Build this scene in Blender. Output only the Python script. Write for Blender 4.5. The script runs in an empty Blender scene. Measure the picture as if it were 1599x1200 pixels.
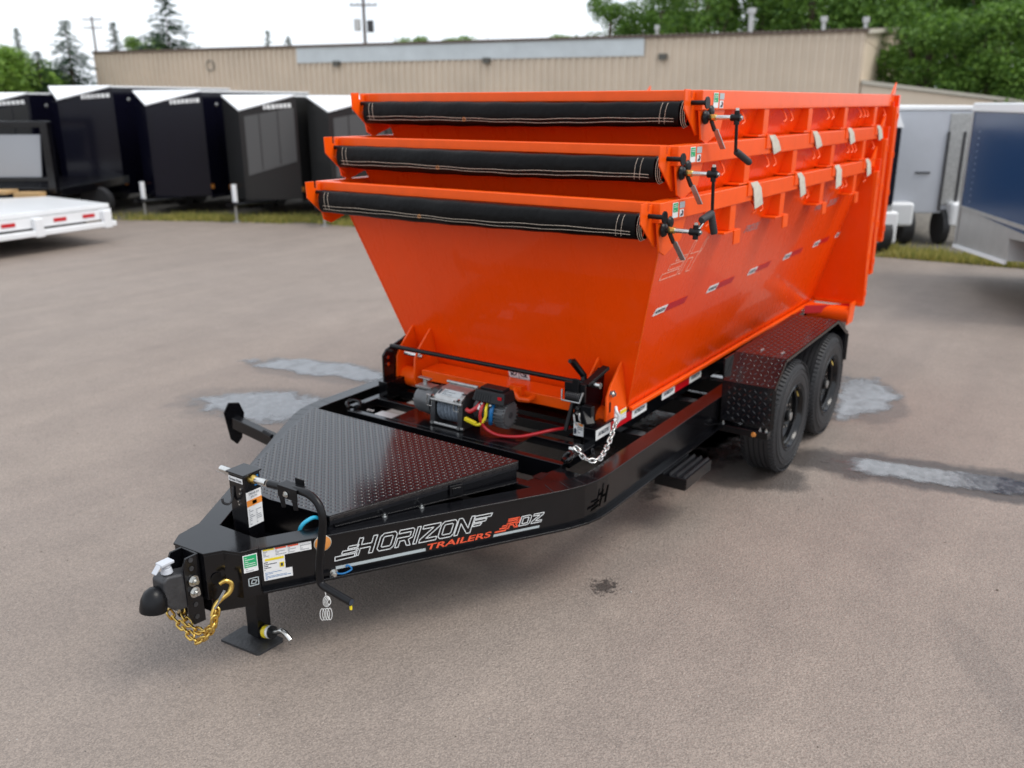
import bpy, bmesh, math, random
from math import pi, sin, cos, radians, sqrt, atan2
from mathutils import Vector, Matrix, noise
random.seed(7)
S = bpy.context.scene
COL = S.collection

# ------------------------------------------------------------------ camera, sky, sun, exposure
cam_d = bpy.data.cameras.new('camera')
cam_d.sensor_width = 36.0
cam_d.lens = 1387.86 / 1599 * 36
cam_d.clip_start = 0.05
cam_d.clip_end = 1500
cam = bpy.data.objects.new('camera', cam_d)
COL.objects.link(cam)
_yaw, _pit, _rol = radians(34.4809), radians(17.5748), radians(-0.1542)
_f = Vector((cos(_yaw)*cos(_pit), sin(_yaw)*cos(_pit), -sin(_pit)))
_r = Vector((sin(_yaw), -cos(_yaw), 0))
_u = _r.cross(_f)
_r2 = _r*cos(_rol) + _u*sin(_rol)
_u2 = -_r*sin(_rol) + _u*cos(_rol)
CAM = Vector((-2.1416, -3.0828, 2.4505))
cam.matrix_world = Matrix(((_r2.x, _u2.x, -_f.x, CAM.x), (_r2.y, _u2.y, -_f.y, CAM.y), (_r2.z, _u2.z, -_f.z, CAM.z), (0, 0, 0, 1)))
cam_d.dof.use_dof = True
cam_d.dof.focus_distance = 3.35
cam_d.dof.aperture_fstop = (cam_d.lens/1000) / 0.0155
S.camera = cam

SUN_EL, SUN_AZ = radians(58), radians(-72)      # azimuth measured from +X towards +Y
w = bpy.data.worlds.new('World')
S.world = w
w.use_nodes = True
nt = w.node_tree
nt.nodes.clear()
wo = nt.nodes.new('ShaderNodeOutputWorld')
bg = nt.nodes.new('ShaderNodeBackground')
sky = nt.nodes.new('ShaderNodeTexSky')
sky.sky_type = 'NISHITA'
sky.sun_disc = False
sky.sun_elevation = SUN_EL
sky.sun_rotation = pi/2 - SUN_AZ
sky.air_density = 1.0
sky.dust_density = 2.0
tcw = nt.nodes.new('ShaderNodeTexCoord')
mpw = nt.nodes.new('ShaderNodeMapping')
mpw.inputs['Scale'].default_value = (1, 1, 3)
nsw = nt.nodes.new('ShaderNodeTexNoise')
nsw.inputs['Scale'].default_value = 2.2
nsw.inputs['Detail'].default_value = 5
crw = nt.nodes.new('ShaderNodeValToRGB')
crw.color_ramp.elements[0].position = 0.3
crw.color_ramp.elements[0].color = (8.3, 9.0, 9.9, 1)
crw.color_ramp.elements[1].position = 0.7
crw.color_ramp.elements[1].color = (10.6, 11.0, 11.6, 1)
mxw = nt.nodes.new('ShaderNodeMixRGB')
mxw.inputs['Fac'].default_value = 0.86
nt.links.new(tcw.outputs['Generated'], mpw.inputs['Vector'])
nt.links.new(mpw.outputs[0], nsw.inputs['Vector'])
nt.links.new(nsw.outputs['Fac'], crw.inputs['Fac'])
nt.links.new(sky.outputs['Color'], mxw.inputs['Color1'])
nt.links.new(crw.outputs['Color'], mxw.inputs['Color2'])
nt.links.new(mxw.outputs['Color'], bg.inputs['Color'])
bg.inputs['Strength'].default_value = 0.098
nt.links.new(bg.outputs[0], wo.inputs[0])

sun_d = bpy.data.lights.new('sun', 'SUN')
sun_d.energy = 1.4
sun_d.angle = radians(28)
sun_d.color = (1.0, 0.95, 0.88)
sun = bpy.data.objects.new('sun', sun_d)
COL.objects.link(sun)
sdir = Vector((cos(SUN_EL)*cos(SUN_AZ), cos(SUN_EL)*sin(SUN_AZ), sin(SUN_EL)))
sun.rotation_euler = sdir.to_track_quat('Z', 'Y').to_euler()
sun.location = (0, 0, 20)
S.view_settings.view_transform = 'Standard'
S.view_settings.look = 'None'
S.view_settings.gamma = 1
S.view_settings.exposure = 0.48
S.view_settings.use_curve_mapping = False

# ------------------------------------------------------------------ materials
def mat(name, col, rough=0.5, metal=0.0, coat=0.0, nscale=0, namt=0.0, bump=0.0, bscale=0, ior=1.5, rvar=0.0, transl=0.0, croug=0.03):
    m = bpy.data.materials.new(name)
    m.use_nodes = True
    n = m.node_tree
    b = n.nodes['Principled BSDF']
    b.inputs['Base Color'].default_value = (*col, 1)
    b.inputs['Roughness'].default_value = rough
    b.inputs['Metallic'].default_value = metal
    b.inputs['IOR'].default_value = ior
    b.inputs['Coat Weight'].default_value = coat
    b.inputs['Coat Roughness'].default_value = croug
    if nscale or bump or rvar:
        tc = n.nodes.new('ShaderNodeTexCoord')
    if nscale:
        t = n.nodes.new('ShaderNodeTexNoise')
        t.inputs['Scale'].default_value = nscale
        t.inputs['Detail'].default_value = 6
        t.inputs['Roughness'].default_value = 0.65
        n.links.new(tc.outputs['Object'], t.inputs['Vector'])
        r = n.nodes.new('ShaderNodeMapRange')
        r.inputs['From Min'].default_value = 0.3
        r.inputs['From Max'].default_value = 0.7
        r.inputs['To Min'].default_value = 1-namt
        r.inputs['To Max'].default_value = 1+namt
        n.links.new(t.outputs['Fac'], r.inputs['Value'])
        mx = n.nodes.new('ShaderNodeVectorMath')
        mx.operation = 'SCALE'
        mx.inputs[0].default_value = col
        n.links.new(r.outputs[0], mx.inputs['Scale'])
        n.links.new(mx.outputs[0], b.inputs['Base Color'])
        if rvar:
            r2 = n.nodes.new('ShaderNodeMapRange')
            r2.inputs['From Min'].default_value = 0.3
            r2.inputs['From Max'].default_value = 0.7
            r2.inputs['To Min'].default_value = max(0.02, rough-rvar)
            r2.inputs['To Max'].default_value = rough+rvar
            n.links.new(t.outputs['Fac'], r2.inputs['Value'])
            n.links.new(r2.outputs[0], b.inputs['Roughness'])
    if bump:
        t = n.nodes.new('ShaderNodeTexNoise')
        t.inputs['Scale'].default_value = bscale
        t.inputs['Detail'].default_value = 3
        n.links.new(tc.outputs['Object'], t.inputs['Vector'])
        bp = n.nodes.new('ShaderNodeBump')
        bp.inputs['Strength'].default_value = bump
        bp.inputs['Distance'].default_value = 0.01
        n.links.new(t.outputs['Fac'], bp.inputs['Height'])
        n.links.new(bp.outputs[0], b.inputs['Normal'])
        if coat:
            n.links.new(bp.outputs[0], b.inputs['Coat Normal'])
    return m

M = {}
M['orange'] = mat('orange_paint', (0.87, 0.064, 0.001), 0.32, coat=0.30, ior=1.30, nscale=1.6, namt=0.05, bump=0.10, bscale=1.7, croug=0.02)
def weather(m, amt=.10):
    n = m.node_tree; b = n.nodes['Principled BSDF']
    tc = n.nodes.new('ShaderNodeTexCoord'); mp = n.nodes.new('ShaderNodeMapping'); mp.inputs['Scale'].default_value = (3.0, 3.0, .7)
    t = n.nodes.new('ShaderNodeTexNoise'); t.inputs['Scale'].default_value = 2.6; t.inputs['Detail'].default_value = 9; t.inputs['Roughness'].default_value = .72
    n.links.new(tc.outputs['Object'], mp.inputs['Vector']); n.links.new(mp.outputs[0], t.inputs['Vector'])
    r = n.nodes.new('ShaderNodeMapRange'); r.inputs['From Min'].default_value = .52; r.inputs['From Max'].default_value = .78; r.inputs['To Max'].default_value = amt
    n.links.new(t.outputs['Fac'], r.inputs['Value'])
    mx = n.nodes.new('ShaderNodeMixRGB'); src = b.inputs['Base Color'].links[0].from_socket
    n.links.new(r.outputs[0], mx.inputs[0]); n.links.new(src, mx.inputs[1]); mx.inputs[2].default_value = (.62, .30, .18, 1)
    n.links.new(mx.outputs[0], b.inputs['Base Color'])
    r2 = n.nodes.new('ShaderNodeMapRange'); r2.inputs['From Min'].default_value = .35; r2.inputs['From Max'].default_value = .75; r2.inputs['To Min'].default_value = .26; r2.inputs['To Max'].default_value = .31
    n.links.new(t.outputs['Fac'], r2.inputs['Value']); n.links.new(r2.outputs[0], b.inputs['Roughness'])
weather(M['orange'], .035)
M['orange_lit'] = mat('orange_paint_lit_trim', (0.90, 0.096, 0.002), 0.38, coat=0.15, ior=1.35, nscale=9, namt=0.06)  # same orange, base lightened to carry the sky light on the trims
M['black'] = mat('black_powder_coat', (0.003, 0.003, 0.004), 0.19, nscale=5, namt=0.3, bump=0.05, bscale=7, ior=1.46, rvar=0.06)
M['plate'] = mat('black_diamond_plate', (0.005, 0.005, 0.007), 0.14, nscale=3, namt=0.3, ior=1.68, rvar=0.04)
M['platebar'] = mat('black_plate_bars', (0.006, 0.006, 0.008), 0.24, nscale=3, namt=0.3, ior=1.6)
M['satin'] = mat('satin_black', (0.004, 0.004, 0.005), 0.34, ior=1.35, nscale=14, namt=0.3)
M['rubber'] = mat('tyre_rubber', (0.017, 0.017, 0.019), 0.62, nscale=18, namt=0.22, bump=0.15, bscale=120)
M['chrome'] = mat('zinc_steel', (0.62, 0.62, 0.60), 0.24, metal=1.0, nscale=30, namt=0.15)
M['steel'] = mat('dull_steel', (0.42, 0.42, 0.41), 0.42, metal=0.9, nscale=25, namt=0.2)
M['iron'] = mat('grey_cast_iron', (0.045, 0.045, 0.048), 0.45, metal=0.3, nscale=22, namt=0.25, bump=0.2, bscale=60)
M['gold'] = mat('yellow_zinc_chain', (0.66, 0.45, 0.12), 0.3, metal=1.0, nscale=40, namt=0.25)
M['tarp'] = mat('black_tarp', (0.003, 0.0028, 0.003), 0.36, ior=1.22, nscale=40, namt=0.3, bump=0.35, bscale=26)
M['thread'] = mat('tan_thread', (0.62, 0.52, 0.42), 0.8)
M['white'] = mat('white_sticker', (0.78, 0.78, 0.77), 0.4)
M['white_paint'] = mat('white_paint', (0.76, 0.77, 0.78), 0.35, coat=0.3, nscale=2, namt=0.04)
M['greytxt'] = mat('grey_print', (0.30, 0.31, 0.33), 0.5)
M['darktxt'] = mat('dark_print', (0.02, 0.03, 0.05), 0.5)
M['red'] = mat('red_reflector', (0.50, 0.004, 0.010), 0.35)
M['redtxt'] = mat('red_orange_vinyl', (0.80, 0.10, 0.04), 0.45)
M['silver_vinyl'] = mat('silver_vinyl', (0.42, 0.47, 0.48), 0.45)
M['outline'] = mat('pale_outline_vinyl', (0.72, 0.74, 0.74), 0.45)
M['pinkline'] = mat('pale_pink_outline', (0.88, 0.48, 0.36), 0.45)
M['green'] = mat('green_sticker', (0.01, 0.36, 0.13), 0.4)
M['yellow'] = mat('yellow_plastic', (0.80, 0.62, 0.02), 0.4)
M['amber'] = mat('amber_lens', (0.62, 0.24, 0.05), 0.25, coat=0.5)
M['orange_print'] = mat('orange_print', (0.80, 0.27, 0.04), 0.45)
M['redcable'] = mat('red_cable', (0.42, 0.006, 0.012), 0.35, coat=0.3)
M['bluecable'] = mat('blue_cable', (0.01, 0.14, 0.36), 0.4)
M['bluehose'] = mat('blue_hose', (0.02, 0.34, 0.52), 0.35)
M['rope'] = mat('grey_synthetic_rope', (0.17, 0.20, 0.24), 0.75, nscale=80, namt=0.4, bump=0.5, bscale=300)
M['wire'] = mat('white_wire', (0.70, 0.70, 0.68), 0.5)
M['pad'] = mat('tan_foam_pad', (0.52, 0.48, 0.40), 0.85, nscale=30, namt=0.15)
M['plastic'] = mat('black_plastic', (0.008, 0.008, 0.009), 0.40, ior=1.35, bump=0.1, bscale=80)
M['winchgrey'] = mat('dark_grey_winch_case', (0.10, 0.102, 0.105), 0.38, metal=0.25, nscale=20, namt=0.15)
M['beige'] = mat('beige_metal_siding', (0.68, 0.565, 0.44), 0.55, nscale=0.35, namt=0.07)
M['skylight'] = mat('translucent_panel', (0.60, 0.64, 0.65), 0.5, nscale=0.6, namt=0.10)
M['dark_trim'] = mat('brown_trim', (0.11, 0.075, 0.055), 0.55)
M['cargo_black'] = mat('cargo_black_skin', (0.004, 0.004, 0.010), 0.12, ior=1.36, bump=0.06, bscale=1.4)
M['cargo_charcoal'] = mat('cargo_charcoal_skin', (0.022, 0.022, 0.022), 0.25, ior=1.38, bump=0.06, bscale=1.4)
M['cargo_greyface'] = mat('cargo_grey_skin', (0.085, 0.085, 0.085), 0.35, ior=1.4)
M['cargo_blue'] = mat('cargo_blue_skin', (0.010, 0.048, 0.135), 0.25)
M['alu'] = mat('brushed_aluminium', (0.50, 0.50, 0.49), 0.4, metal=0.55, nscale=3, namt=0.08)
M['alu_pale'] = mat('pale_grey_skin', (0.48, 0.50, 0.54), 0.35, nscale=1.5, namt=0.06)
M['roofwhite'] = mat('white_roof', (0.84, 0.85, 0.86), 0.35)
M['bark'] = mat('bark', (0.10, 0.075, 0.055), 0.9, nscale=6, namt=0.3)
M['pole'] = mat('weathered_pole', (0.14, 0.12, 0.11), 0.9)
M['steel_stone'] = mat('pale_stone', (0.34, 0.31, 0.28), 0.85, nscale=20, namt=0.3)
M['hole'] = mat('unlit_black', (0.001, 0.001, 0.001), 0.9, ior=1.1)
M['wood'] = mat('pine_board', (0.52, 0.33, 0.15), 0.7)
M['glassdark'] = mat('dark_glass', (0.02, 0.022, 0.026), 0.08)
M['lampgrey'] = mat('lamp_housing', (0.10, 0.095, 0.08), 0.5)

def leafmat(name, c0, c1):
    m = bpy.data.materials.new(name)
    m.use_nodes = True
    n = m.node_tree
    b = n.nodes['Principled BSDF']
    g = n.nodes.new('ShaderNodeNewGeometry')
    r = n.nodes.new('ShaderNodeValToRGB')
    r.color_ramp.elements[0].color = (*c0, 1)
    r.color_ramp.elements[1].color = (*c1, 1)
    n.links.new(g.outputs['Random Per Island'], r.inputs['Fac'])
    n.links.new(r.outputs[0], b.inputs['Base Color'])
    b.inputs['Roughness'].default_value = 0.6
    t = n.nodes.new('ShaderNodeBsdfTranslucent')
    n.links.new(r.outputs[0], t.inputs['Color'])
    mx = n.nodes.new('ShaderNodeMixShader')
    mx.inputs[0].default_value = 0.35
    n.links.new(b.outputs[0], mx.inputs[1])
    n.links.new(t.outputs[0], mx.inputs[2])
    n.links.new(mx.outputs[0], n.nodes['Material Output'].inputs[0])
    return m
M['leaf'] = leafmat('leaf_green', (0.04, 0.11, 0.014), (0.19, 0.34, 0.05))
M['leaf_bright'] = leafmat('leaf_bright_green', (0.09, 0.19, 0.02), (0.24, 0.38, 0.06))
M['needle'] = leafmat('needle_green', (0.02, 0.055, 0.03), (0.06, 0.12, 0.06))
M['grass'] = leafmat('dry_grass', (0.13, 0.18, 0.03), (0.52, 0.43, 0.12))

# asphalt
def asphalt():
    m = bpy.data.materials.new('worn_asphalt')
    m.use_nodes = True
    n = m.node_tree
    b = n.nodes['Principled BSDF']
    tc = n.nodes.new('ShaderNodeTexCoord')
    def noi(sc, det=4, rg=0.6, vec=None):
        t = n.nodes.new('ShaderNodeTexNoise')
        t.inputs['Scale'].default_value = sc
        t.inputs['Detail'].default_value = det
        t.inputs['Roughness'].default_value = rg
        n.links.new(vec or tc.outputs['Object'], t.inputs['Vector'])
        return t.outputs['Fac']
    def ramp(src, p0, c0, p1, c1):
        r = n.nodes.new('ShaderNodeValToRGB')
        r.color_ramp.elements[0].position = p0
        r.color_ramp.elements[0].color = (*c0, 1)
        r.color_ramp.elements[1].position = p1
        r.color_ramp.elements[1].color = (*c1, 1)
        n.links.new(src, r.inputs['Fac'])
        return r.outputs[0]
    def mul(a, c):
        x = n.nodes.new('ShaderNodeMixRGB')
        x.blend_type = 'MULTIPLY'
        x.inputs[0].default_value = 1
        n.links.new(a, x.inputs[1])
        n.links.new(c, x.inputs[2])
        return x.outputs[0]
    base = ramp(noi(0.35, 5, 0.6), 0.35, (0.226, 0.186, 0.158), 0.68, (0.252, 0.210, 0.180))
    mid = ramp(noi(2.3, 6, 0.7), 0.3, (0.91, 0.91, 0.91), 0.7, (1.08, 1.075, 1.07))
    fine = ramp(noi(150, 2, 0.8), 0.33, (0.78, 0.78, 0.79), 0.70, (1.24, 1.23, 1.21))
    ag = n.nodes.new('ShaderNodeTexVoronoi')
    ag.inputs['Scale'].default_value = 90
    n.links.new(tc.outputs['Object'], ag.inputs['Vector'])
    # long soft tyre streaks
    mp = n.nodes.new('ShaderNodeMapping')
    mp.inputs['Rotation'].default_value = (0, 0, radians(-38))
    mp.inputs['Scale'].default_value = (0.16, 1.5, 1)
    n.links.new(tc.outputs['Object'], mp.inputs['Vector'])
    streak = ramp(noi(1.2, 5, 0.55, mp.outputs[0]), 0.38, (0.93, 0.93, 0.94), 0.62, (1.04, 1.04, 1.04))
    arcs = None
    for (cx, cy, rad, wd_, am) in ((9.0, -4.5, 9.5, .14, .965), (9.2, -4.6, 7.9, .12, .97), (-3.0, 12.0, 6.4, .13, .965), (-2.7, 12.3, 8.1, .11, .975), (12.0, 12.0, 9.2, .12, .97), (3.0, -14.0, 11.2, .13, .975), (3.2, -14.2, 9.8, .12, .975)):
        ds = n.nodes.new('ShaderNodeVectorMath')
        ds.operation = 'DISTANCE'
        n.links.new(tc.outputs['Object'], ds.inputs[0])
        ds.inputs[1].default_value = (cx, cy, 0)
        sb = n.nodes.new('ShaderNodeMath')
        sb.operation = 'SUBTRACT'
        n.links.new(ds.outputs['Value'], sb.inputs[0])
        sb.inputs[1].default_value = rad
        ab = n.nodes.new('ShaderNodeMath')
        ab.operation = 'ABSOLUTE'
        n.links.new(sb.outputs[0], ab.inputs[0])
        mr_ = n.nodes.new('ShaderNodeMapRange')
        mr_.interpolation_type = 'SMOOTHSTEP'
        mr_.inputs['From Min'].default_value = wd_*.4
        mr_.inputs['From Max'].default_value = wd_*1.8
        mr_.inputs['To Min'].default_value = am
        mr_.inputs['To Max'].default_value = 1
        n.links.new(ab.outputs[0], mr_.inputs['Value'])
        if arcs is None: arcs = mr_.outputs[0]
        else:
            q_ = n.nodes.new('ShaderNodeMath')
            q_.operation = 'MULTIPLY'
            n.links.new(arcs, q_.inputs[0])
            n.links.new(mr_.outputs[0], q_.inputs[1])
            arcs = q_.outputs[0]
    # rare pale and dark stones
    vc = n.nodes.new('ShaderNodeTexVoronoi')
    vc.inputs['Scale'].default_value = 26
    n.links.new(tc.outputs['Object'], vc.inputs['Vector'])
    sp = n.nodes.new('ShaderNodeMath')
    sp.operation = 'LESS_THAN'
    sp.inputs[1].default_value = 0.085
    n.links.new(vc.outputs['Distance'], sp.inputs[0])
    sep = n.nodes.new('ShaderNodeSeparateColor')
    n.links.new(vc.outputs['Color'], sep.inputs[0])
    gt = n.nodes.new('ShaderNodeMath')
    gt.operation = 'GREATER_THAN'
    gt.inputs[1].default_value = 0.955
    n.links.new(sep.outputs[0], gt.inputs[0])
    mm = n.nodes.new('ShaderNodeMath')
    mm.operation = 'MULTIPLY'
    n.links.new(sp.outputs[0], mm.inputs[0])
    n.links.new(gt.outputs[0], mm.inputs[1])
    vg = n.nodes.new('ShaderNodeTexVoronoi')
    vg.inputs['Scale'].default_value = 130
    n.links.new(tc.outputs['Object'], vg.inputs['Vector'])
    sg_ = n.nodes.new('ShaderNodeSeparateColor')
    n.links.new(vg.outputs['Color'], sg_.inputs[0])
    grit = ramp(sg_.outputs[0], 0.0, (0.80, 0.795, 0.79), 1.0, (1.21, 1.20, 1.19))
    c = mul(mul(mul(mul(base, mid), fine), streak), grit)
    c = mul(c, arcs)
    stone = n.nodes.new('ShaderNodeMixRGB')
    n.links.new(mm.outputs[0], stone.inputs[0])
    n.links.new(c, stone.inputs[1])
    sc = ramp(sep.outputs[1], 0.45, (0.04, 0.035, 0.03), 0.55, (0.42, 0.40, 0.37))
    n.links.new(sc, stone.inputs[2])
    # damp margins round the puddles and an oil spot: (cx, cy, rx, ry, angle, strength)
    damp = None
    sepv = n.nodes.new('ShaderNodeSeparateXYZ')
    dn = noi(3.5, 6, 0.65)
    for (cx, cy, rx, ry, an, st) in DAMP:
        mp2 = n.nodes.new('ShaderNodeMapping')
        mp2.vector_type = 'TEXTURE'
        mp2.inputs['Location'].default_value = (cx, cy, 0)
        mp2.inputs['Rotation'].default_value = (0, 0, radians(an))
        mp2.inputs['Scale'].default_value = (rx, ry, 1)
        n.links.new(tc.outputs['Object'], mp2.inputs['Vector'])
        ln = n.nodes.new('ShaderNodeVectorMath')
        ln.operation = 'LENGTH'
        n.links.new(mp2.outputs[0], ln.inputs[0])
        ad = n.nodes.new('ShaderNodeMath')
        ad.operation = 'MULTIPLY_ADD'
        n.links.new(dn, ad.inputs[0])
        ad.inputs[1].default_value = 1.1
        n.links.new(ln.outputs['Value'], ad.inputs[2])
        mr = n.nodes.new('ShaderNodeMapRange')
        mr.inputs['From Min'].default_value = 1.75
        mr.inputs['From Max'].default_value = 1.45
        mr.inputs['To Min'].default_value = 0
        mr.inputs['To Max'].default_value = st
        n.links.new(ad.outputs[0], mr.inputs['Value'])
        if damp is None:
            damp = mr.outputs[0]
        else:
            mxx = n.nodes.new('ShaderNodeMath')
            mxx.operation = 'MAXIMUM'
            n.links.new(damp, mxx.inputs[0])
            n.links.new(mr.outputs[0], mxx.inputs[1])
            damp = mxx.outputs[0]
    for (cx, cy, rx, ry, fr) in ((1.57, -1.12, .085, .075, 34), (1.57, -1.12, .17, .14, 60)):
        mp2 = n.nodes.new('ShaderNodeMapping')
        mp2.vector_type = 'TEXTURE'
        mp2.inputs['Location'].default_value = (cx, cy, 0)
        mp2.inputs['Scale'].default_value = (rx, ry, 1)
        n.links.new(tc.outputs['Object'], mp2.inputs['Vector'])
        ln = n.nodes.new('ShaderNodeVectorMath')
        ln.operation = 'LENGTH'
        n.links.new(mp2.outputs[0], ln.inputs[0])
        ad = n.nodes.new('ShaderNodeMath')
        ad.operation = 'MULTIPLY_ADD'
        n.links.new(noi(fr, 3, 0.7), ad.inputs[0])
        ad.inputs[1].default_value = 4.5
        n.links.new(ln.outputs['Value'], ad.inputs[2])
        mr = n.nodes.new('ShaderNodeMapRange')
        mr.inputs['From Min'].default_value = 3.15 if fr < 50 else 2.5
        mr.inputs['From Max'].default_value = 2.75 if fr < 50 else 2.2
        mr.inputs['To Min'].default_value = 0
        mr.inputs['To Max'].default_value = 1
        n.links.new(ad.outputs[0], mr.inputs['Value'])
        mxx = n.nodes.new('ShaderNodeMath')
        mxx.operation = 'MAXIMUM'
        n.links.new(damp, mxx.inputs[0])
        n.links.new(mr.outputs[0], mxx.inputs[1])
        damp = mxx.outputs[0]
    dk = n.nodes.new('ShaderNodeMixRGB')
    dk.blend_type = 'MULTIPLY'
    n.links.new(damp, dk.inputs[0])
    n.links.new(stone.outputs[0], dk.inputs[1])
    dk.inputs[2].default_value = (0.30, 0.31, 0.33, 1)
    n.links.new(dk.outputs[0], b.inputs['Base Color'])
    rr = n.nodes.new('ShaderNodeMapRange')
    rr.inputs['To Min'].default_value = 0.64
    rr.inputs['To Max'].default_value = 0.36
    n.links.new(damp, rr.inputs['Value'])
    n.links.new(rr.outputs[0], b.inputs['Roughness'])
    bp = n.nodes.new('ShaderNodeBump')
    bp.inputs['Strength'].default_value = 0.55
    bp.inputs['Distance'].default_value = 0.006
    n.links.new(ag.outputs['Distance'], bp.inputs['Height'])
    n.links.new(bp.outputs[0], b.inputs['Normal'])
    return m
DAMP = [(3.55, 3.0, 0.28, 0.85, 12, 0.40), (2.55, 2.75, 0.42, 0.75, 20, 0.40), (5.55, -1.55, 0.62, 0.24, 18, 0.5),
        (4.17, -2.45, 0.27, 1.35, 12, 0.95), (4.1, -0.85, 0.50, 0.40, 0, 0.9), (4.8, -0.35, 1.5, 0.42, 4, 0.85),
        (3.45, -1.15, 0.28, 0.42, 10, 0.85), (1.9, -2.9, 0.5, 0.09, 30, 0.18), (4.2, -3.7, 0.5, 0.10, 80, 0.2)]
M['asphalt'] = asphalt()
M['gravel'] = mat('gravel_ground', (0.13, 0.115, 0.095), 0.9, nscale=7, namt=0.5, bump=0.6, bscale=50)

def watermat():
    m = bpy.data.materials.new('puddle_water')
    m.use_nodes = True
    n = m.node_tree
    b = n.nodes['Principled BSDF']
    b.inputs['Roughness'].default_value = 0.06
    b.inputs['IOR'].default_value = 2.2
    tc = n.nodes.new('ShaderNodeTexCoord')
    t = n.nodes.new('ShaderNodeTexNoise')
    t.inputs['Scale'].default_value = 22
    t.inputs['Detail'].default_value = 5
    n.links.new(tc.outputs['Object'], t.inputs['Vector'])
    tb = n.nodes.new('ShaderNodeTexNoise')
    tb.inputs['Scale'].default_value = 16
    tb.inputs['Detail'].default_value = 8
    tb.inputs['Roughness'].default_value = 0.7
    n.links.new(tc.outputs['Object'], tb.inputs['Vector'])
    rb = n.nodes.new('ShaderNodeValToRGB')  # pale mottling in the base colour stands in for sky glints on ripples
    rb.color_ramp.elements[0].position = .42
    rb.color_ramp.elements[0].color = (.055, .052, .05, 1)
    rb.color_ramp.elements[1].position = .62
    rb.color_ramp.elements[1].color = (.13, .13, .135, 1)
    n.links.new(tb.outputs['Fac'], rb.inputs['Fac'])
    n.links.new(rb.outputs[0], b.inputs['Base Color'])
    bp = n.nodes.new('ShaderNodeBump')
    bp.inputs['Strength'].default_value = 0.14
    bp.inputs['Distance'].default_value = 0.01
    n.links.new(t.outputs['Fac'], bp.inputs['Height'])
    n.links.new(bp.outputs[0], b.inputs['Normal'])
    r = n.nodes.new('ShaderNodeMapRange')
    r.inputs['From Min'].default_value = 0.4
    r.inputs['From Max'].default_value = 0.62
    r.inputs['To Min'].default_value = 0.04
    r.inputs['To Max'].default_value = 0.22
    t2 = n.nodes.new('ShaderNodeTexNoise')
    t2.inputs['Scale'].default_value = 9
    t2.inputs['Detail'].default_value = 6
    n.links.new(tc.outputs['Object'], t2.inputs['Vector'])
    n.links.new(t2.outputs['Fac'], r.inputs['Value'])
    n.links.new(r.outputs[0], b.inputs['Roughness'])
    at_ = n.nodes.new('ShaderNodeAttribute')
    at_.attribute_name = 'edge'
    t3 = n.nodes.new('ShaderNodeTexNoise')
    t3.inputs['Scale'].default_value = 5.5
    t3.inputs['Detail'].default_value = 9
    t3.inputs['Roughness'].default_value = 0.6
    n.links.new(tc.outputs['Object'], t3.inputs['Vector'])
    ma = n.nodes.new('ShaderNodeMath')
    ma.operation = 'MULTIPLY_ADD'
    n.links.new(t3.outputs['Fac'], ma.inputs[0])
    ma.inputs[1].default_value = 1.9
    n.links.new(at_.outputs['Fac'], ma.inputs[2])
    mr = n.nodes.new('ShaderNodeMapRange')
    mr.inputs['From Min'].default_value = 1.10
    mr.inputs['From Max'].default_value = 1.55
    n.links.new(ma.outputs[0], mr.inputs['Value'])
    tr = n.nodes.new('ShaderNodeBsdfTransparent')
    ms = n.nodes.new('ShaderNodeMixShader')
    n.links.new(mr.outputs[0], ms.inputs[0])
    n.links.new(tr.outputs[0], ms.inputs[1])
    n.links.new(b.outputs[0], ms.inputs[2])
    n.links.new(ms.outputs[0], n.nodes['Material Output'].inputs[0])
    return m
M['water'] = watermat()

# ------------------------------------------------------------------ mesh builder
OFF = {}
def V(*a):
    return Vector(a)

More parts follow.
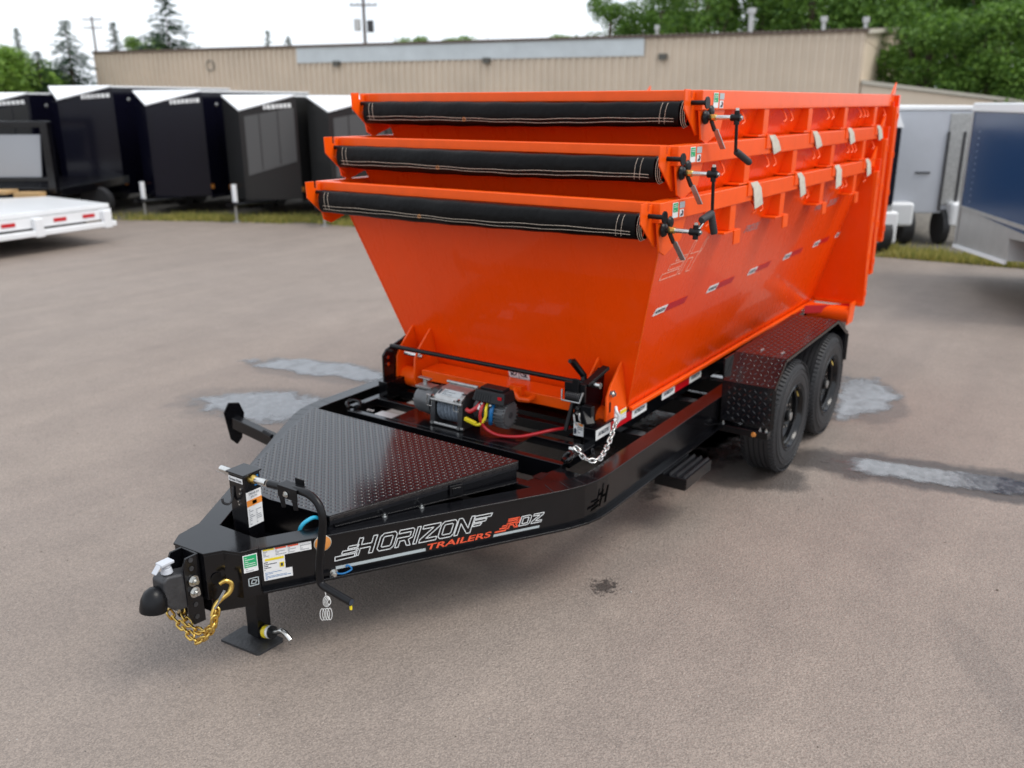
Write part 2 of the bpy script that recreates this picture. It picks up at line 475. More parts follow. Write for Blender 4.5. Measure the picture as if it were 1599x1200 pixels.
class MB:
    def __init__(s):
        s.v = []; s.f = []; s.mi = []; s.cur = 0
    def add(s, vs, fs):
        o = len(s.v)
        s.v += [Vector(p) for p in vs]
        for f in fs:
            s.f.append([o+i for i in f]); s.mi.append(s.cur)
        return s
    def hexa(s, p):
        return s.add(p, [(0, 3, 2, 1), (4, 5, 6, 7), (0, 1, 5, 4), (1, 2, 6, 5), (2, 3, 7, 6), (3, 0, 4, 7)])
    def box(s, x0, x1, y0, y1, z0, z1):
        x0, x1 = min(x0, x1), max(x0, x1); y0, y1 = min(y0, y1), max(y0, y1); z0, z1 = min(z0, z1), max(z0, z1)
        return s.hexa([(x0, y0, z0), (x1, y0, z0), (x1, y1, z0), (x0, y1, z0), (x0, y0, z1), (x1, y0, z1), (x1, y1, z1), (x0, y1, z1)])
    def prism(s, poly, ext):
        e = Vector(ext); n = len(poly)
        a = [Vector(p) for p in poly]
        nn = Vector((0, 0, 0))
        for i in range(n):
            nn += a[i].cross(a[(i+1) % n])
        if nn.dot(e) < 0:
            a.reverse()
        vs = a + [p+e for p in a]
        fs = [tuple(reversed(range(n))), tuple(range(n, 2*n))] + [(i, (i+1) % n, n+(i+1) % n, n+i) for i in range(n)]
        return s.add(vs, fs)
    def plate(s, poly2, z0, z1):
        return s.prism([(p[0], p[1], z0) for p in poly2], (0, 0, z1-z0))
    def strip(s, A, B, z0, z1):
        for i in range(len(A)-1):
            a, b, c, d = A[i], A[i+1], B[i+1], B[i]
            s.prism([(a[0], a[1], z0), (b[0], b[1], z0), (c[0], c[1], z0), (d[0], d[1], z0)], (0, 0, z1-z0))
        return s
    def tube(s, path, r, n=10, closed=False, caps=True):
        P = [Vector(p) for p in path]; m = len(P)
        rr = r if isinstance(r, (list, tuple)) else [r]*m
        o = len(s.v); prev = None
        for i in range(m):
            if closed:
                t = (P[(i+1) % m]-P[i-1])
            else:
                t = P[min(i+1, m-1)]-P[max(i-1, 0)]
            if t.length < 1e-9: t = Vector((0, 0, 1))
            t.normalize()
            if prev is None:
                a = Vector((0, 0, 1)) if abs(t.z) < 0.9 else Vector((1, 0, 0))
                u = t.cross(a).normalized()
            else:
                u = (prev - t*prev.dot(t))
                if u.length < 1e-6: u = t.orthogonal()
                u.normalize()
            prev = u
            w_ = t.cross(u)
            for k in range(n):
                an = 2*pi*k/n
                s.v.append(P[i]+(u*cos(an)+w_*sin(an))*rr[i])
        L = m if closed else m-1
        for i in range(L):
            j = (i+1) % m
            for k in range(n):
                k2 = (k+1) % n
                s.f.append([o+i*n+k, o+i*n+k2, o+j*n+k2, o+j*n+k]); s.mi.append(s.cur)
        if caps and not closed:
            s.f.append([o+k for k in reversed(range(n))]); s.mi.append(s.cur)
            s.f.append([o+(m-1)*n+k for k in range(n)]); s.mi.append(s.cur)
        return s
    def cyl(s, a, b, r, n=16, r1=None):
        return s.tube([a, b], [r, r if r1 is None else r1], n)
    def lathe(s, prof, org, axis, n=32):
        # prof: (radius, height along axis), closed at both ends when radius 0
        ax = Vector(axis).normalized(); u = ax.orthogonal().normalized(); w_ = ax.cross(u); org = Vector(org)
        o = len(s.v)
        for (r, h) in prof:
            for k in range(n):
                an = 2*pi*k/n
                s.v.append(org+ax*h+(u*cos(an)+w_*sin(an))*r)
        for i in range(len(prof)-1):
            for k in range(n):
                k2 = (k+1) % n
                s.f.append([o+i*n+k, o+i*n+k2, o+(i+1)*n+k2, o+(i+1)*n+k]); s.mi.append(s.cur)
        return s
    def bar(s, a, b, w_, h, up=(0, 0, 1)):
        a = Vector(a); b = Vector(b); t = (b-a).normalized(); up = Vector(up)
        sd = t.cross(up)
        if sd.length < 1e-5: sd = t.orthogonal()
        sd.normalize(); u2 = sd.cross(t)
        q = lambda p, i, j: p+sd*i*w_/2+u2*j*h/2
        return s.hexa([q(a, -1, -1), q(a, 1, -1), q(b, 1, -1), q(b, -1, -1), q(a, -1, 1), q(a, 1, 1), q(b, 1, 1), q(b, -1, 1)])
    def build(s, name, m, parent=None, label=None, bevel=0, smooth=35, seg=2, kind=None, group=None, cat=None, recalc=False):
        off = Vector((0, 0, 0))
        if parent is not None:
            off = OFF.get(parent.as_pointer(), off)
        me = bpy.data.meshes.new(name)
        me.from_pydata([tuple(v-off) for v in s.v], [], s.f)
        ms = m if isinstance(m, (list, tuple)) else [m]
        for x in ms: me.materials.append(M[x] if isinstance(x, str) else x)
        if len(ms) > 1:
            me.polygons.foreach_set('material_index', s.mi)
        if recalc or True:
            bm = bmesh.new(); bm.from_mesh(me)
            if len(bm.faces) < 60000:
                bmesh.ops.recalc_face_normals(bm, faces=bm.faces)
            bm.to_mesh(me); bm.free()
        if smooth:
            me.polygons.foreach_set('use_smooth', [True]*len(me.polygons))
            me.set_sharp_from_angle(angle=radians(smooth))
        me.update()
        o = bpy.data.objects.new(name, me)
        COL.objects.link(o)
        if parent is not None:
            o.parent = parent
            OFF[o.as_pointer()] = off
        if bevel:
            bv = o.modifiers.new('bevel', 'BEVEL')
            bv.width = bevel; bv.segments = seg; bv.limit_method = 'ANGLE'; bv.angle_limit = radians(40); bv.harden_normals = True
        tagit(o, label, cat, group, kind)
        return o

def tagit(o, label=None, cat=None, group=None, kind=None):
    if label: o['label'] = label
    if cat: o['category'] = cat
    if group: o['group'] = group
    if kind: o['kind'] = kind
    return o

def empty(name, loc, label, cat, group=None, rz=0, world=False):
    o = bpy.data.objects.new(name, None)
    o.empty_display_size = 0.2
    COL.objects.link(o)
    o.location = loc; o.rotation_euler = (0, 0, rz)
    OFF[o.as_pointer()] = Vector(loc) if world else Vector((0, 0, 0))
    return tagit(o, label, cat, group)

def copy_tree(o, parent=None):
    c = o.copy(); COL.objects.link(c)
    if parent is not None: c.parent = parent
    OFF[c.as_pointer()] = OFF.get(o.as_pointer(), Vector((0, 0, 0)))
    for ch in list(o.children):
        copy_tree(ch, c)
    return c

def lerp(a, b, t):
    return Vector(a)*(1-t)+Vector(b)*t

def smoothpath(pts, n=6):
    P = [Vector(p) for p in pts]; out = []
    for i in range(len(P)-1):
        p0 = P[max(i-1, 0)]; p1 = P[i]; p2 = P[i+1]; p3 = P[min(i+2, len(P)-1)]
        for k in range(n):
            t = k/n
            out.append(0.5*((2*p1)+(-p0+p2)*t+(2*p0-5*p1+4*p2-p3)*t*t+(-p0+3*p1-3*p2+p3)*t**3))
    out.append(P[-1])
    return out

# --- flat lettering
class Decal:
    """2D plane frame: origin, u axis, v axis, normal."""
    def __init__(s, o, u, v, n, lift=0.0015):
        s.o = Vector(o); s.u = Vector(u).normalized(); s.v = Vector(v).normalized(); s.n = Vector(n).normalized(); s.lift = lift
    def p(s, a, b, k=0.0):
        return s.o+s.u*a+s.v*b+s.n*(s.lift+k)
    def poly(s, mb, pts, th=0.0008):
        mb.prism([s.p(a, b) for a, b in pts], s.n*th)
    def rect(s, mb, a0, a1, b0, b1, sh=0.0, th=0.0008):
        s.poly(mb, [(a0, b0), (a1, b0), (a1+sh, b1), (a0+sh, b1)], th)
    def line(s, mb, p, q, w_, th=0.0008):
        p = Vector(p); q = Vector(q); d = (q-p)
        if d.length < 1e-9: return
        d.normalize(); nn = Vector((-d.y, d.x)); h = w_/2
        a = p-d*h; b = q+d*h
        s.poly(mb, [tuple(a-nn*h), tuple(b-nn*h), tuple(b+nn*h), tuple(a+nn*h)], th)
    def loop(s, mb, pts, w_, th=0.0008):
        for i in range(len(pts)):
            s.line(mb, pts[i], pts[(i+1) % len(pts)], w_, th)

T = 0.22
def chamf(x0, x1, y0, y1, c):
    return [(x0+c, y0), (x1-c, y0), (x1, y0+c), (x1, y1-c), (x1-c, y1), (x0+c, y1), (x0, y1-c), (x0, y0+c)]
GL = {
 'H': [[(0, 0), (T, 0), (T, .38), (1-T, .38), (1-T, 0), (1, 0), (1, 1), (1-T, 1), (1-T, .6), (T, .6), (T, 1), (0, 1)]],
 'O': [chamf(0, 1, 0, 1, .16), chamf(T, 1-T, .2, .8, .06)],
 'R': [[(0, 0), (T, 0), (T, .34), (.52, .34), (.76, 0), (1, 0), (.76, .36), (1, .46), (1, .88), (.88, 1), (0, 1), (0, .8), (.8, .8), (.8, .54), (0, .54)]],
 'I': [[(0, 0), (T, 0), (T, 1), (0, 1)]],
 'Z': [[(0, 0), (1, 0), (1, .2), (.36, .2), (1, .82), (1, 1), (0, 1), (0, .8), (.64, .8), (0, .18)]],
 'N': [[(0, 0), (T, 0), (T, .68), (.78, 0), (1, 0), (1, 1), (1-T, 1), (1-T, .32), (T, 1), (0, 1)]],
 'D': [[(0, 0), (.84, 0), (1, .16), (1, .84), (.84, 1), (0, 1)], [(T, .2), (.76, .2), (.76, .8), (T, .8)]],
}
def glyph_outline(mb, dc, ch, a, b, w_, h, slant, lw):
    for lp in GL[ch]:
        dc.loop(mb, [(a+x*w_+y*h*slant, b+y*h) for x, y in lp], lw)

def text_mesh(txt, size=1.0, shear=0.0, bold=0.0):
    cu = bpy.data.curves.new('t', 'FONT')
    cu.body = txt; cu.size = size; cu.shear = shear; cu.offset = bold
    ob = bpy.data.objects.new('t', cu); COL.objects.link(ob)
    dg = bpy.context.evaluated_depsgraph_get(); dg.update()
    me = bpy.data.meshes.new_from_object(ob.evaluated_get(dg))
    vs = [v.co.copy() for v in me.vertices]; fs = [tuple(p.vertices) for p in me.polygons]
    bpy.data.objects.remove(ob); bpy.data.curves.remove(cu); bpy.data.meshes.remove(me)
    return vs, fs
_tc = {}
def text_on(mb, dc, txt, a0, b0, a1, h, shear=0.0, bold=0.0, k=0.001, slant_v=0.0):
    """fit the text between a0..a1, base b0, cap height h"""
    key = (txt, shear, bold)
    if key not in _tc: _tc[key] = text_mesh(txt, 1.0, shear, bold)
    vs, fs = _tc[key]
    if not vs: return
    x0 = min(v.x for v in vs); x1 = max(v.x for v in vs); y0 = min(v.y for v in vs); y1 = max(v.y for v in vs)
    sx = (a1-a0)/(x1-x0); sy = h/(y1-y0)
    mb.add([dc.p(a0+(v.x-x0)*sx, b0+(v.y-y0)*sy+(v.x-x0)*sx*slant_v, k) for v in vs], fs)

def small_print(mb, dc, a0, a1, b0, b1, rows, seed=1, frac=0.45):
    rnd = random.Random(seed); h = (b1-b0)/rows
    for i in range(rows):
        y = b1-(i+0.75)*h; x = a0
        while x < a1-0.002:
            wl = min(rnd.uniform(.02, .09)*(a1-a0)*1.6, a1-x)
            dc.rect(mb, x, x+wl*.85, y, y+h*frac, 0, 0.0004)
            x += wl
            if rnd.random() < .1: break

def diamond_plate(mb, o, u, v, poly, pitch=0.026, h=0.0016, L=0.0155, W=0.0050):
    """small raised lens-shaped bars on the polygon (coordinates along u, v)"""
    o = Vector(o); u = Vector(u).normalized(); v = Vector(v).normalized(); n = u.cross(v)
    if n.z < -1e-6 : n = -n
    xs = [p[0] for p in poly]; ys = [p[1] for p in poly]
    def inside(x, y):
        c = False; j = len(poly)-1
        for i in range(len(poly)):
            xi, yi = poly[i]; xj, yj = poly[j]
            if (yi > y) != (yj > y) and x < (xj-xi)*(y-yi)/(yj-yi)+xi: c = not c
            j = i
        return c
    nx = int((max(xs)-min(xs))/pitch)+2; ny = int((max(ys)-min(ys))/pitch)+2
    for i in range(nx):
        for j in range(ny):
            x = min(xs)+(i+.5)*pitch; y = min(ys)+(j+.5)*pitch
            if not (inside(x-.009, y-.009) and inside(x+.009, y+.009) and inside(x-.009, y+.009) and inside(x+.009, y-.009)): continue
            an = pi/4 if (i+j) % 2 else -pi/4
            d = u*cos(an)+v*sin(an); e = -u*sin(an)+v*cos(an); c = o+u*x+v*y
            mb.add([c-d*L*.5, c-d*L*.2-e*W*.5, c+d*L*.2-e*W*.5, c+d*L*.5, c+d*L*.2+e*W*.5, c-d*L*.2+e*W*.5, c-d*L*.22+n*h, c+d*L*.22+n*h],
                   [(0, 1, 6), (1, 2, 7, 6), (2, 3, 7), (3, 4, 7), (4, 5, 6, 7), (5, 0, 6)])

def link_mesh(a, b, r, name):
    """one oval chain link, long axis along local x"""
    mb = MB(); pts = []
    for k in range(16):
        t = 2*pi*k/16
        x = cos(t)*b + (a-b)*(1 if cos(t) > 0 else -1); pts.append((x, sin(t)*b, 0))
    mb.tube(pts, r, 6, closed=True)
    me = bpy.data.meshes.new(name); me.from_pydata([tuple(v) for v in mb.v], [], mb.f)
    me.polygons.foreach_set('use_smooth', [True]*len(me.polygons))
    return me

def chain(parent, name, path, a, b, r, matname, linkname='chain_link', label=None):
    """links strung along a smooth path, each link an object"""
    root = MB(); P = smoothpath(path, 10)
    off = OFF[parent.as_pointer()]
    me = link_mesh(a, b, r, linkname); me.materials.append(M[matname])
    step = 2*(a-r)*0.97
    d = [0]
    for i in range(1, len(P)): d.append(d[-1]+(P[i]-P[i-1]).length)
    n = int(d[-1]/step)
    root.tube([P[0], P[0]+Vector((0, 0, .006))], r, 6)
    ro = root.build(name, matname, parent, label)
    for k in range(n+1):
        s_ = min(k*step+a, d[-1]-1e-4)
        i = max(j for j in range(len(d)) if d[j] <= s_)
        i = min(i, len(P)-2)
        t = (s_-d[i])/max(d[i+1]-d[i], 1e-9)
        c = P[i].lerp(P[i+1], t); tg = (P[i+1]-P[i]).normalized()
        q = tg.to_track_quat('X', 'Z').to_matrix()
        rot = q @ Matrix.Rotation(radians(45+90*(k % 2))+random.uniform(-.25, .25), 3, 'X')
        o = bpy.data.objects.new(linkname, me); COL.objects.link(o); o.parent = ro
        o.matrix_local = Matrix.Translation(c-off) @ rot.to_4x4()
    return ro

def bolt(parent, p, ax, r=0.012, h=0.010, m='chrome', name='bolt'):
    mb = MB(); p = Vector(p); ax = Vector(ax).normalized()
    mb.cyl(p, p+ax*h*.3, r*1.45, 14); mb.cyl(p+ax*h*.3, p+ax*h, r, 6); mb.cyl(p+ax*h, p+ax*h*1.6, r*.55, 8)
    return mb.build(name, m, parent)

exec_parts = []
# ================================================================== GROUND
mb = MB(); mb.add([(-400, -400, 0), (400, -400, 0), (400, 400, 0), (-400, 400, 0)], [(0, 1, 2, 3)])
mb.build('ground', 'asphalt', smooth=0, kind='structure', label='brown grey worn asphalt yard with fine pale aggregate')
def noisy_outline(pts, n=14, amp=.05, seed=0):
    P = [Vector((p[0], p[1], 0)) for p in pts]; out = []
    for i in range(len(P)):
        a, b = P[i], P[(i+1) % len(P)]; p0 = P[i-1]; p3 = P[(i+2) % len(P)]
        for k in range(n):
            t = k/n
            q = 0.5*((2*a)+(-p0+b)*t+(2*p0-5*a+4*b-p3)*t*t+(-p0+3*a-3*b+p3)*t**3)
            d = noise.noise_vector(q*4+Vector((seed, 0, 0)))*amp + noise.noise_vector(q*15+Vector((seed, 3, 0)))*amp*.5 + noise.noise_vector(q*45+Vector((seed, 3, 0)))*amp*.22
            out.append((q.x+d.x, q.y+d.y))
    return out
PUD = [
 ([(3.36, 3.75), (3.62, 3.66), (3.80, 3.25), (3.86, 2.85), (3.80, 2.45), (3.60, 2.30), (3.50, 2.7), (3.38, 3.25)], 'long pale puddle on the asphalt beyond the far corner of the diamond plate box'),
 ([(2.30, 3.30), (2.50, 3.22), (2.82, 2.95), (2.95, 2.6), (2.74, 2.25), (2.30, 2.32), (2.22, 2.8)], 'pale puddle behind the side arm near the tongue'),
 ([(6.05, -1.2), (6.15, -1.45), (5.95, -1.62), (5.85, -1.72), (5.45, -1.68), (5.1, -1.52), (4.9, -1.4), (5.4, -1.3)], 'shallow puddle to the right of the rear wheel'),
 ([(3.98, -1.75), (4.15, -1.8), (4.22, -2.02), (4.30, -2.42), (4.40, -2.95), (4.18, -2.95), (4.02, -2.47), (3.93, -2.09)], 'rippled white puddle reflecting sky on the asphalt right of the front wheel'),
 ([(3.75, -0.55), (4.5, -0.50), (4.6, -1.0), (4.05, -1.2), (3.5, -0.92)], 'small wet patch under the axle between step and front wheel'),
 ([(4.0, 0.15), (5.1, 0.22), (6.3, 0.15), (6.4, -0.55), (4.7, -0.85), (3.2, -0.80), (3.1, -.35)], 'long wet patch under the trailer frame')]
for i, (pp, lb) in enumerate(PUD):
    mb = MB(); ol = noisy_outline(pp, 20, .03, i*7.7)
    cx = sum(p[0] for p in ol)/len(ol); cy = sum(p[1] for p in ol)/len(ol); N_ = len(ol)
    rings = []
    for sc_ in (1.28, .62, 0.0):
        rings += [(cx+(x-cx)*sc_, cy+(y-cy)*sc_, .004) for x, y in ol]
    fs = [(r_*N_+k, r_*N_+(k+1) % N_, (r_+1)*N_+(k+1) % N_, (r_+1)*N_+k) for r_ in range(2) for k in range(N_)]
    mb.add(rings, fs)
    o = mb.build('puddle', 'water', smooth=0, kind='structure', label=lb)
    ea = o.data.attributes.new('edge', 'FLOAT', 'POINT')
    for k in range(3*N_): ea.data[k].value = (0.0, 0.9, 1.0)[k//N_]

# ================================================================== CONTAINERS
H, LEN, YW = 1.2805, 4.295, 1.1945
fx = lambda z: .505-.286*z
sy = lambda z: .8011+.2895*z
RIBS = (1.0, 1.88, 2.78, 3.70)
def container_base():
    root = empty('orange_dumpster', (0, 0, 0), 'x', 'dumpster')
    t = .012; zt = 1.24
    m = MB()
    m.prism([(fx(0), -sy(0), 0), (fx(0), sy(0), 0), (fx(zt), sy(zt), zt), (fx(zt), -sy(zt), zt)], (t, 0, .004))
    m.build('front_panel', 'orange', root, bevel=.002)
    xr = 4.19
    for s in (-1, 1):
        m = MB()
        m.prism([(fx(0)+.001, s*sy(0), 0), (xr, s*sy(0), 0), (xr, s*sy(zt), zt), (fx(zt)+.001, s*sy(zt), zt)], (0, -s*t, .003))
        m.build('side_panel', 'orange', root)
        # wing plate closing the taper at the rear
        m = MB()
        m.prism([(xr+.002, s*sy(0)*.98, -.0), (xr+.002, s*1.255, 0.01), (xr+.002, s*1.215, zt-.02), (xr+.002, s*(sy(zt)-.02), zt-.02)], (.012, 0, 0))
        m.build('wing_plate', 'orange', root)
        # hem along the bottom of the wing plate
        m = MB(); m.box(xr-.012, xr+.004, s*.83, s*1.25, .0, .03); m.build('wing_hem', 'orange_lit', root)
    for s in (-1, 1):
        m = MB(); m.tube([(fx(z_)-.001+.0012*sin(z_*170), s*(sy(z_)+.001), z_) for z_ in [i*.0155 for i in range(80)]], .0042, 6); m.build('weld_bead', 'orange_lit', root)
    m = MB(); m.box(fx(0)+.01, xr, -sy(0)+.013, sy(0)-.013, 0, .012); m.build('floor_panel', 'orange', root)
    # top rim
    m = MB(); m.box(0, .05, -YW+.075, YW-.075, H-.055, H); m.build('front_rim', 'orange_lit', root, bevel=.006)
    m = MB(); m.box(.05, .16, -YW+.075, YW-.075, H-.052, H-.046); m.build('front_rim_lip', 'orange_lit', root)
    for s in (-1, 1):
        m = MB(); m.box(.0, LEN-.002, s*(YW-.075), s*YW, H-.10, H); m.build('side_rim', 'orange_lit', root, bevel=.006)
        for x in RIBS:
            m = MB(); zb = H-.245
            w2 = .042
            yo = s*(YW-.006); yi0 = s*(sy(zb)-.01); yi1 = s*(sy(H-.1)-.01)
            yb_ = s*(YW-.008)
            m.hexa([(x-w2, yi0, zb), (x+w2, yi0, zb), (x+w2, yb_, zb), (x-w2, yb_, zb), (x-w2, yi1, H-.1), (x+w2, yi1, H-.1), (x+w2, yo, H-.1), (x-w2, yo, H-.1)])
            m.build('rib', 'orange_lit', root, bevel=.003)
            # stacking foot: flat shelf with a turned down tab
            m = MB(); m.box(x-.13, x+.105, s*(sy(zb)-.01), s*(YW-.002), zb-.012, zb-.001); m.box(x+.006, x+.104, s*(YW-.002), s*(YW+.008), zb-.085, zb-.001)
            m.build('stacking_foot', 'orange_lit', root, bevel=.002)
        # tie hooks
        for x in (.62, 1.35, 1.48, 2.3, 2.42, 3.2, 3.32, 3.42, 4.0):
            m = MB(); y0 = s*(YW-.035)
            m.tube([(x, y0, H-.10), (x+.004, s*(YW-.01), H-.135), (x-.008, s*(YW+.004), H-.165), (x-.03, s*(YW-.004), H-.18)], .0055, 6)
            m.build('tie_hook', 'orange_lit', root)
        # corner plate beside the front
        m = MB(); yy = s*(YW-.012)
        m.prism([(.0, yy, H-.10), (.34, yy, H-.10), (.29, yy, H-.21), (.10, yy, H-.27), (.04, yy, H-.245)], (0, -s*.010, 0))
        m.build('corner_plate', 'orange_lit', root)
        # hooked end bracket that carries the tarp roll
        m = MB(); ya = s*(YW-.05)
        m.prism([(-.125, ya, H+.003), (-.055, ya, H+.003), (-.055, ya, H-.035), (-.03, ya, H-.045), (-.03, ya, H-.01), (-.001, ya, H-.01), (-.001, ya, H-.06), (.05, ya, H-.11),
                 (.065, ya, H-.225), (.035, ya, H-.225), (-.12, ya, H-.095)], (0, s*.008, 0))
        m.build('end_bracket', 'orange_lit', root, bevel=.002)
        # upper pin
        m = MB(); m.cyl((-.04, s*(YW-.10), H-.062), (-.04, s*(YW+(.04 if s < 0 else -.03)), H-.062), .012, 12)
        if s < 0: m.cyl((-.04, s*(YW+.04), H-.062), (-.04, s*(YW+.047), H-.062), .030, 16)
        m.build('roller_pin', 'satin', root)
    # rear frame and door
    m = MB()
    m.box(LEN, LEN+.055, -1.235, 1.235, -.02, H-.005)
    m.build('rear_door', 'orange', root, bevel=.004)
    for s in (-1, 1):
        m = MB(); m.box(xr+.016, LEN-.003, s*1.16, s*1.245, -.012, H-.103); m.build('rear_post', 'orange_lit', root, bevel=.005)
        for k in range(4):
            z = .08+k*.33
            m = MB(); m.cyl((LEN-.035, s*1.248, z), (LEN-.035, s*1.248, z+.05), .009, 8); m.build('hinge_knuckle', 'orange_lit', root)
        m = MB(); m.prism([(LEN-.14, s*1.19, H), (LEN-.02, s*1.19, H), (LEN-.01, s*1.19, H+.10), (LEN-.05, s*1.19, H+.07)], (0, s*.012, 0)); m.build('lifting_ear', 'orange_lit', root)
    # tarp roll: flattened roll with a slack edge
    m = MB(); N = 60; prof = []
    for k in range(20):
        a = 2*pi*k/20; prof.append((cos(a), sin(a)))
    o0 = 0
    for i in range(N+1):
        y = -1.095+2.20*i/N; tt = i/N
        for (cx, cz) in prof:
            ex = .052+.006*sin(y*3.1+1)+.003*sin(y*17)
            ez = .068+.004*sin(y*2.3+.5)+.0015*sin(y*23)
            px = (abs(cx)**.75)*(1 if cx > 0 else -1)*ex; pz = (abs(cz)**.85)*(1 if cz > 0 else -1)*ez
            sag = -.006*sin(pi*tt)
            m.v.append(Vector((-.022+px, y, H-.118+pz+sag)))
    for i in range(N):
        for k in range(20):
            k2 = (k+1) % 20
            m.f.append([i*20+k, i*20+k2, (i+1)*20+k2, (i+1)*20+k]); m.mi.append(0)
    m.f.append(list(range(20))); m.mi.append(0); m.f.append([N*20+k for k in range(20)]); m.mi.append(0)
    tarp = m.build('tarp_roll', 'tarp', root, smooth=60)
    def fy(y, dz):  # point on the front of the roll
        ex = .052+.006*sin(y*3.1+1)+.003*sin(y*17)
        ez = .068+.004*sin(y*2.3+.5)+.0015*sin(y*23); c = max(-.99, min(.99, dz/ez)); aa = abs(c)**(1/.85); cx = sqrt(max(0, 1-aa*aa))**.75
        return (-.022-cx*ex-.0012, y, H-.118+dz-.006*sin(pi*(y+1.095)/2.2))
    for (d0, nm) in ((-.022, 0), (-.040, 1)):
        m = MB(); m.tube([fy(-1.07+2.14*i/90, d0+.004*sin(i*.11+nm)+.0015*sin(i*.5)) for i in range(91)], .0011, 4); m.build('stitching', 'thread', tarp)
    for y0 in (-1.03, -1.0, 1.03, 1.06):
        m = MB(); m.tube([fy(y0+(.012*(.06-z_)/.1)*(1 if y0 < 0 else -1), z_) for z_ in [(.058-.0105*q) for q in range(11)]], .0011, 4); m.build('stitching', 'thread', tarp)
    m = MB(); c = fy(.28, -.030); m.tube([(c[0]-.001, c[1]+.010*cos(2*pi*k/12), c[2]+.010*sin(2*pi*k/12)) for k in range(12)], .002, 5, closed=True); m.build('grommet', 'amber', tarp)
    # coils seen at the near end of the roll
    for k in range(3):
        m = MB(); y = -1.108-.009*k; rr_ = 1-.06*k
        m.tube([(-.022+cos(a)*.052*rr_, y, H-.118+sin(a)*.066*rr_) for a in [2*pi*q/20 for q in range(20)]], .0045, 5, closed=True); m.build('roll_edge', 'tarp', tarp)
        m = MB(); m.tube([(-.024+cos(a)*.056*rr_, y-.004, H-.118+sin(a)*.070*rr_) for a in [pi*.55+pi*.95*q/14 for q in range(15)]], .0011, 4); m.build('stitching', 'thread', tarp)
    # roller end stub on the far side
    m = MB(); m.cyl((-.02, 1.09, H-.125), (-.02, 1.17, H-.125), .016, 12); m.build('roller_stub', 'chrome', root)
    # bearing and latch discs for the crank at the near end
    m = MB(); m.lathe([(0, 0), (.034, 0), (.036, .006), (.030, .016), (.016, .022), (.016, .034), (0, .034)], (.045, -YW+.003, H-.135), (0, -1, 0), 20); m.build('bearing_disc', 'satin', root)
    m = MB(); m.lathe([(0, 0), (.030, 0), (.032, .006), (.024, .015), (0, .018)], (.115, -YW+.003, H-.105), (0, -1, 0), 20); m.build('bearing_disc', 'satin', root)
    m = MB(); m.cyl((.06, -YW-.02, H-.135), (.06, -YW-.055, H-.135), .017, 12); m.build('brass_bush', 'gold', root)
    m = MB(); m.cyl((.06, -YW-.05, H-.135), (.06, -YW-.14, H-.135), .012, 12); m.build('crank_shaft', 'chrome', root)
    m = MB(); m.cyl((.06, -YW-.135, H-.135), (.06, -YW-.185, H-.135), .018, 12); m.cyl((.06, -YW-.165, H-.17), (.06, -YW-.165, H-.10), .014, 10); m.build('universal_joint', 'satin', root)
    m = MB(); m.cyl((.06, -YW-.165, H-.10), (.06, -YW-.165, H-.088), .010, 6); m.cyl((.06, -YW-.185, H-.135), (.06, -YW-.196, H-.135), .010, 6); m.build('joint_bolt', 'chrome', root)
    # pawl lever
    m = MB(); m.bar((.055, -YW-.03, H-.15), (.085, -YW-.04, H-.20), .012, .018); m.build('pawl_arm', 'satin', root)
    m = MB(); m.bar((.083, -YW-.045, H-.195), (.165, -YW-.06, H-.295), .008, .028, (0, 1, 0)); m.build('pawl_blade', 'steel', root, bevel=.001)
    # stickers on the near rim
    dc = Decal((0, -YW, 0), (1, 0, 0), (0, 0, 1), (0, -1, 0))
    m = MB(); dc.rect(m, .14, .205, H-.088, H-.012); m.build('sticker', 'white', root)
    m = MB(); dc.lift = .0026; dc.rect(m, .145, .20, H-.060, H-.016); m.build('sticker_band', 'green', root)
    m = MB(); dc.lift = .0036; small_print(m, dc, .15, .195, H-.056, H-.02, 4, 5, .3); m.build('sticker_print', 'white', root)
    dc.lift = .0016
    m = MB(); dc.rect(m, .222, .285, H-.046, H-.014); m.build('sticker', 'silver_vinyl', root)
    m = MB(); dc.rect(m, .225, .275, H-.090, H-.052); m.build('sticker', 'white', root)
    m = MB(); dc.lift = .0028; dc.poly(m, [(.232, H-.085), (.262, H-.085), (.270, H-.068), (.258, H-.056), (.248, H-.060), (.256, H-.072), (.240, H-.074)]); m.build('sticker_pictogram', 'darktxt', root)
    return root

CONT = [(1.8916, .7005, 'lowest orange dumpster of the nested stack, with reflective strips along its side', 0),
        (2.0714, .9639, 'middle orange dumpster nested inside the lowest one', 1),
        (2.3324, 1.2287, 'topmost orange dumpster of the nested stack of three', 2)]
base = container_base()
roots = []
for x, z, lb, k in CONT:
    r = base if k == 0 else copy_tree(base)
    r.location = (x, 0, z); r['label'] = lb; r['group'] = 'orange dumpsters nested in one stack'
    roots.append(r)
# cranks: arm from the joint, then the grip
CR = [((.06, -YW-.165, H-.135), (.235, -YW-.165, H-.055), (.238, -YW-.19, H-.165)),
      ((.06, -YW-.165, H-.135), (.075, -YW-.165, H-.325), (-.085, -YW-.175, H-.345)),
      ((.06, -YW-.165, H-.135), (.075, -YW-.165, H-.30), (.20, -YW-.20, H-.365))]
for r, (a, b, c) in zip(roots, CR):
    m = MB(); m.tube([a, b], .0085, 10); m.build('crank_arm', 'chrome' if r is roots[0] else 'satin', r)
    m = MB(); d = (Vector(c)-Vector(b)); m.tube([Vector(b)+d*.02, Vector(b)+d*.08, Vector(b)+d*.92, Vector(c)], [.013, .0185, .0185, .014], 14); m.build('crank_grip', 'rubber', r, 'black ribbed hand grip')
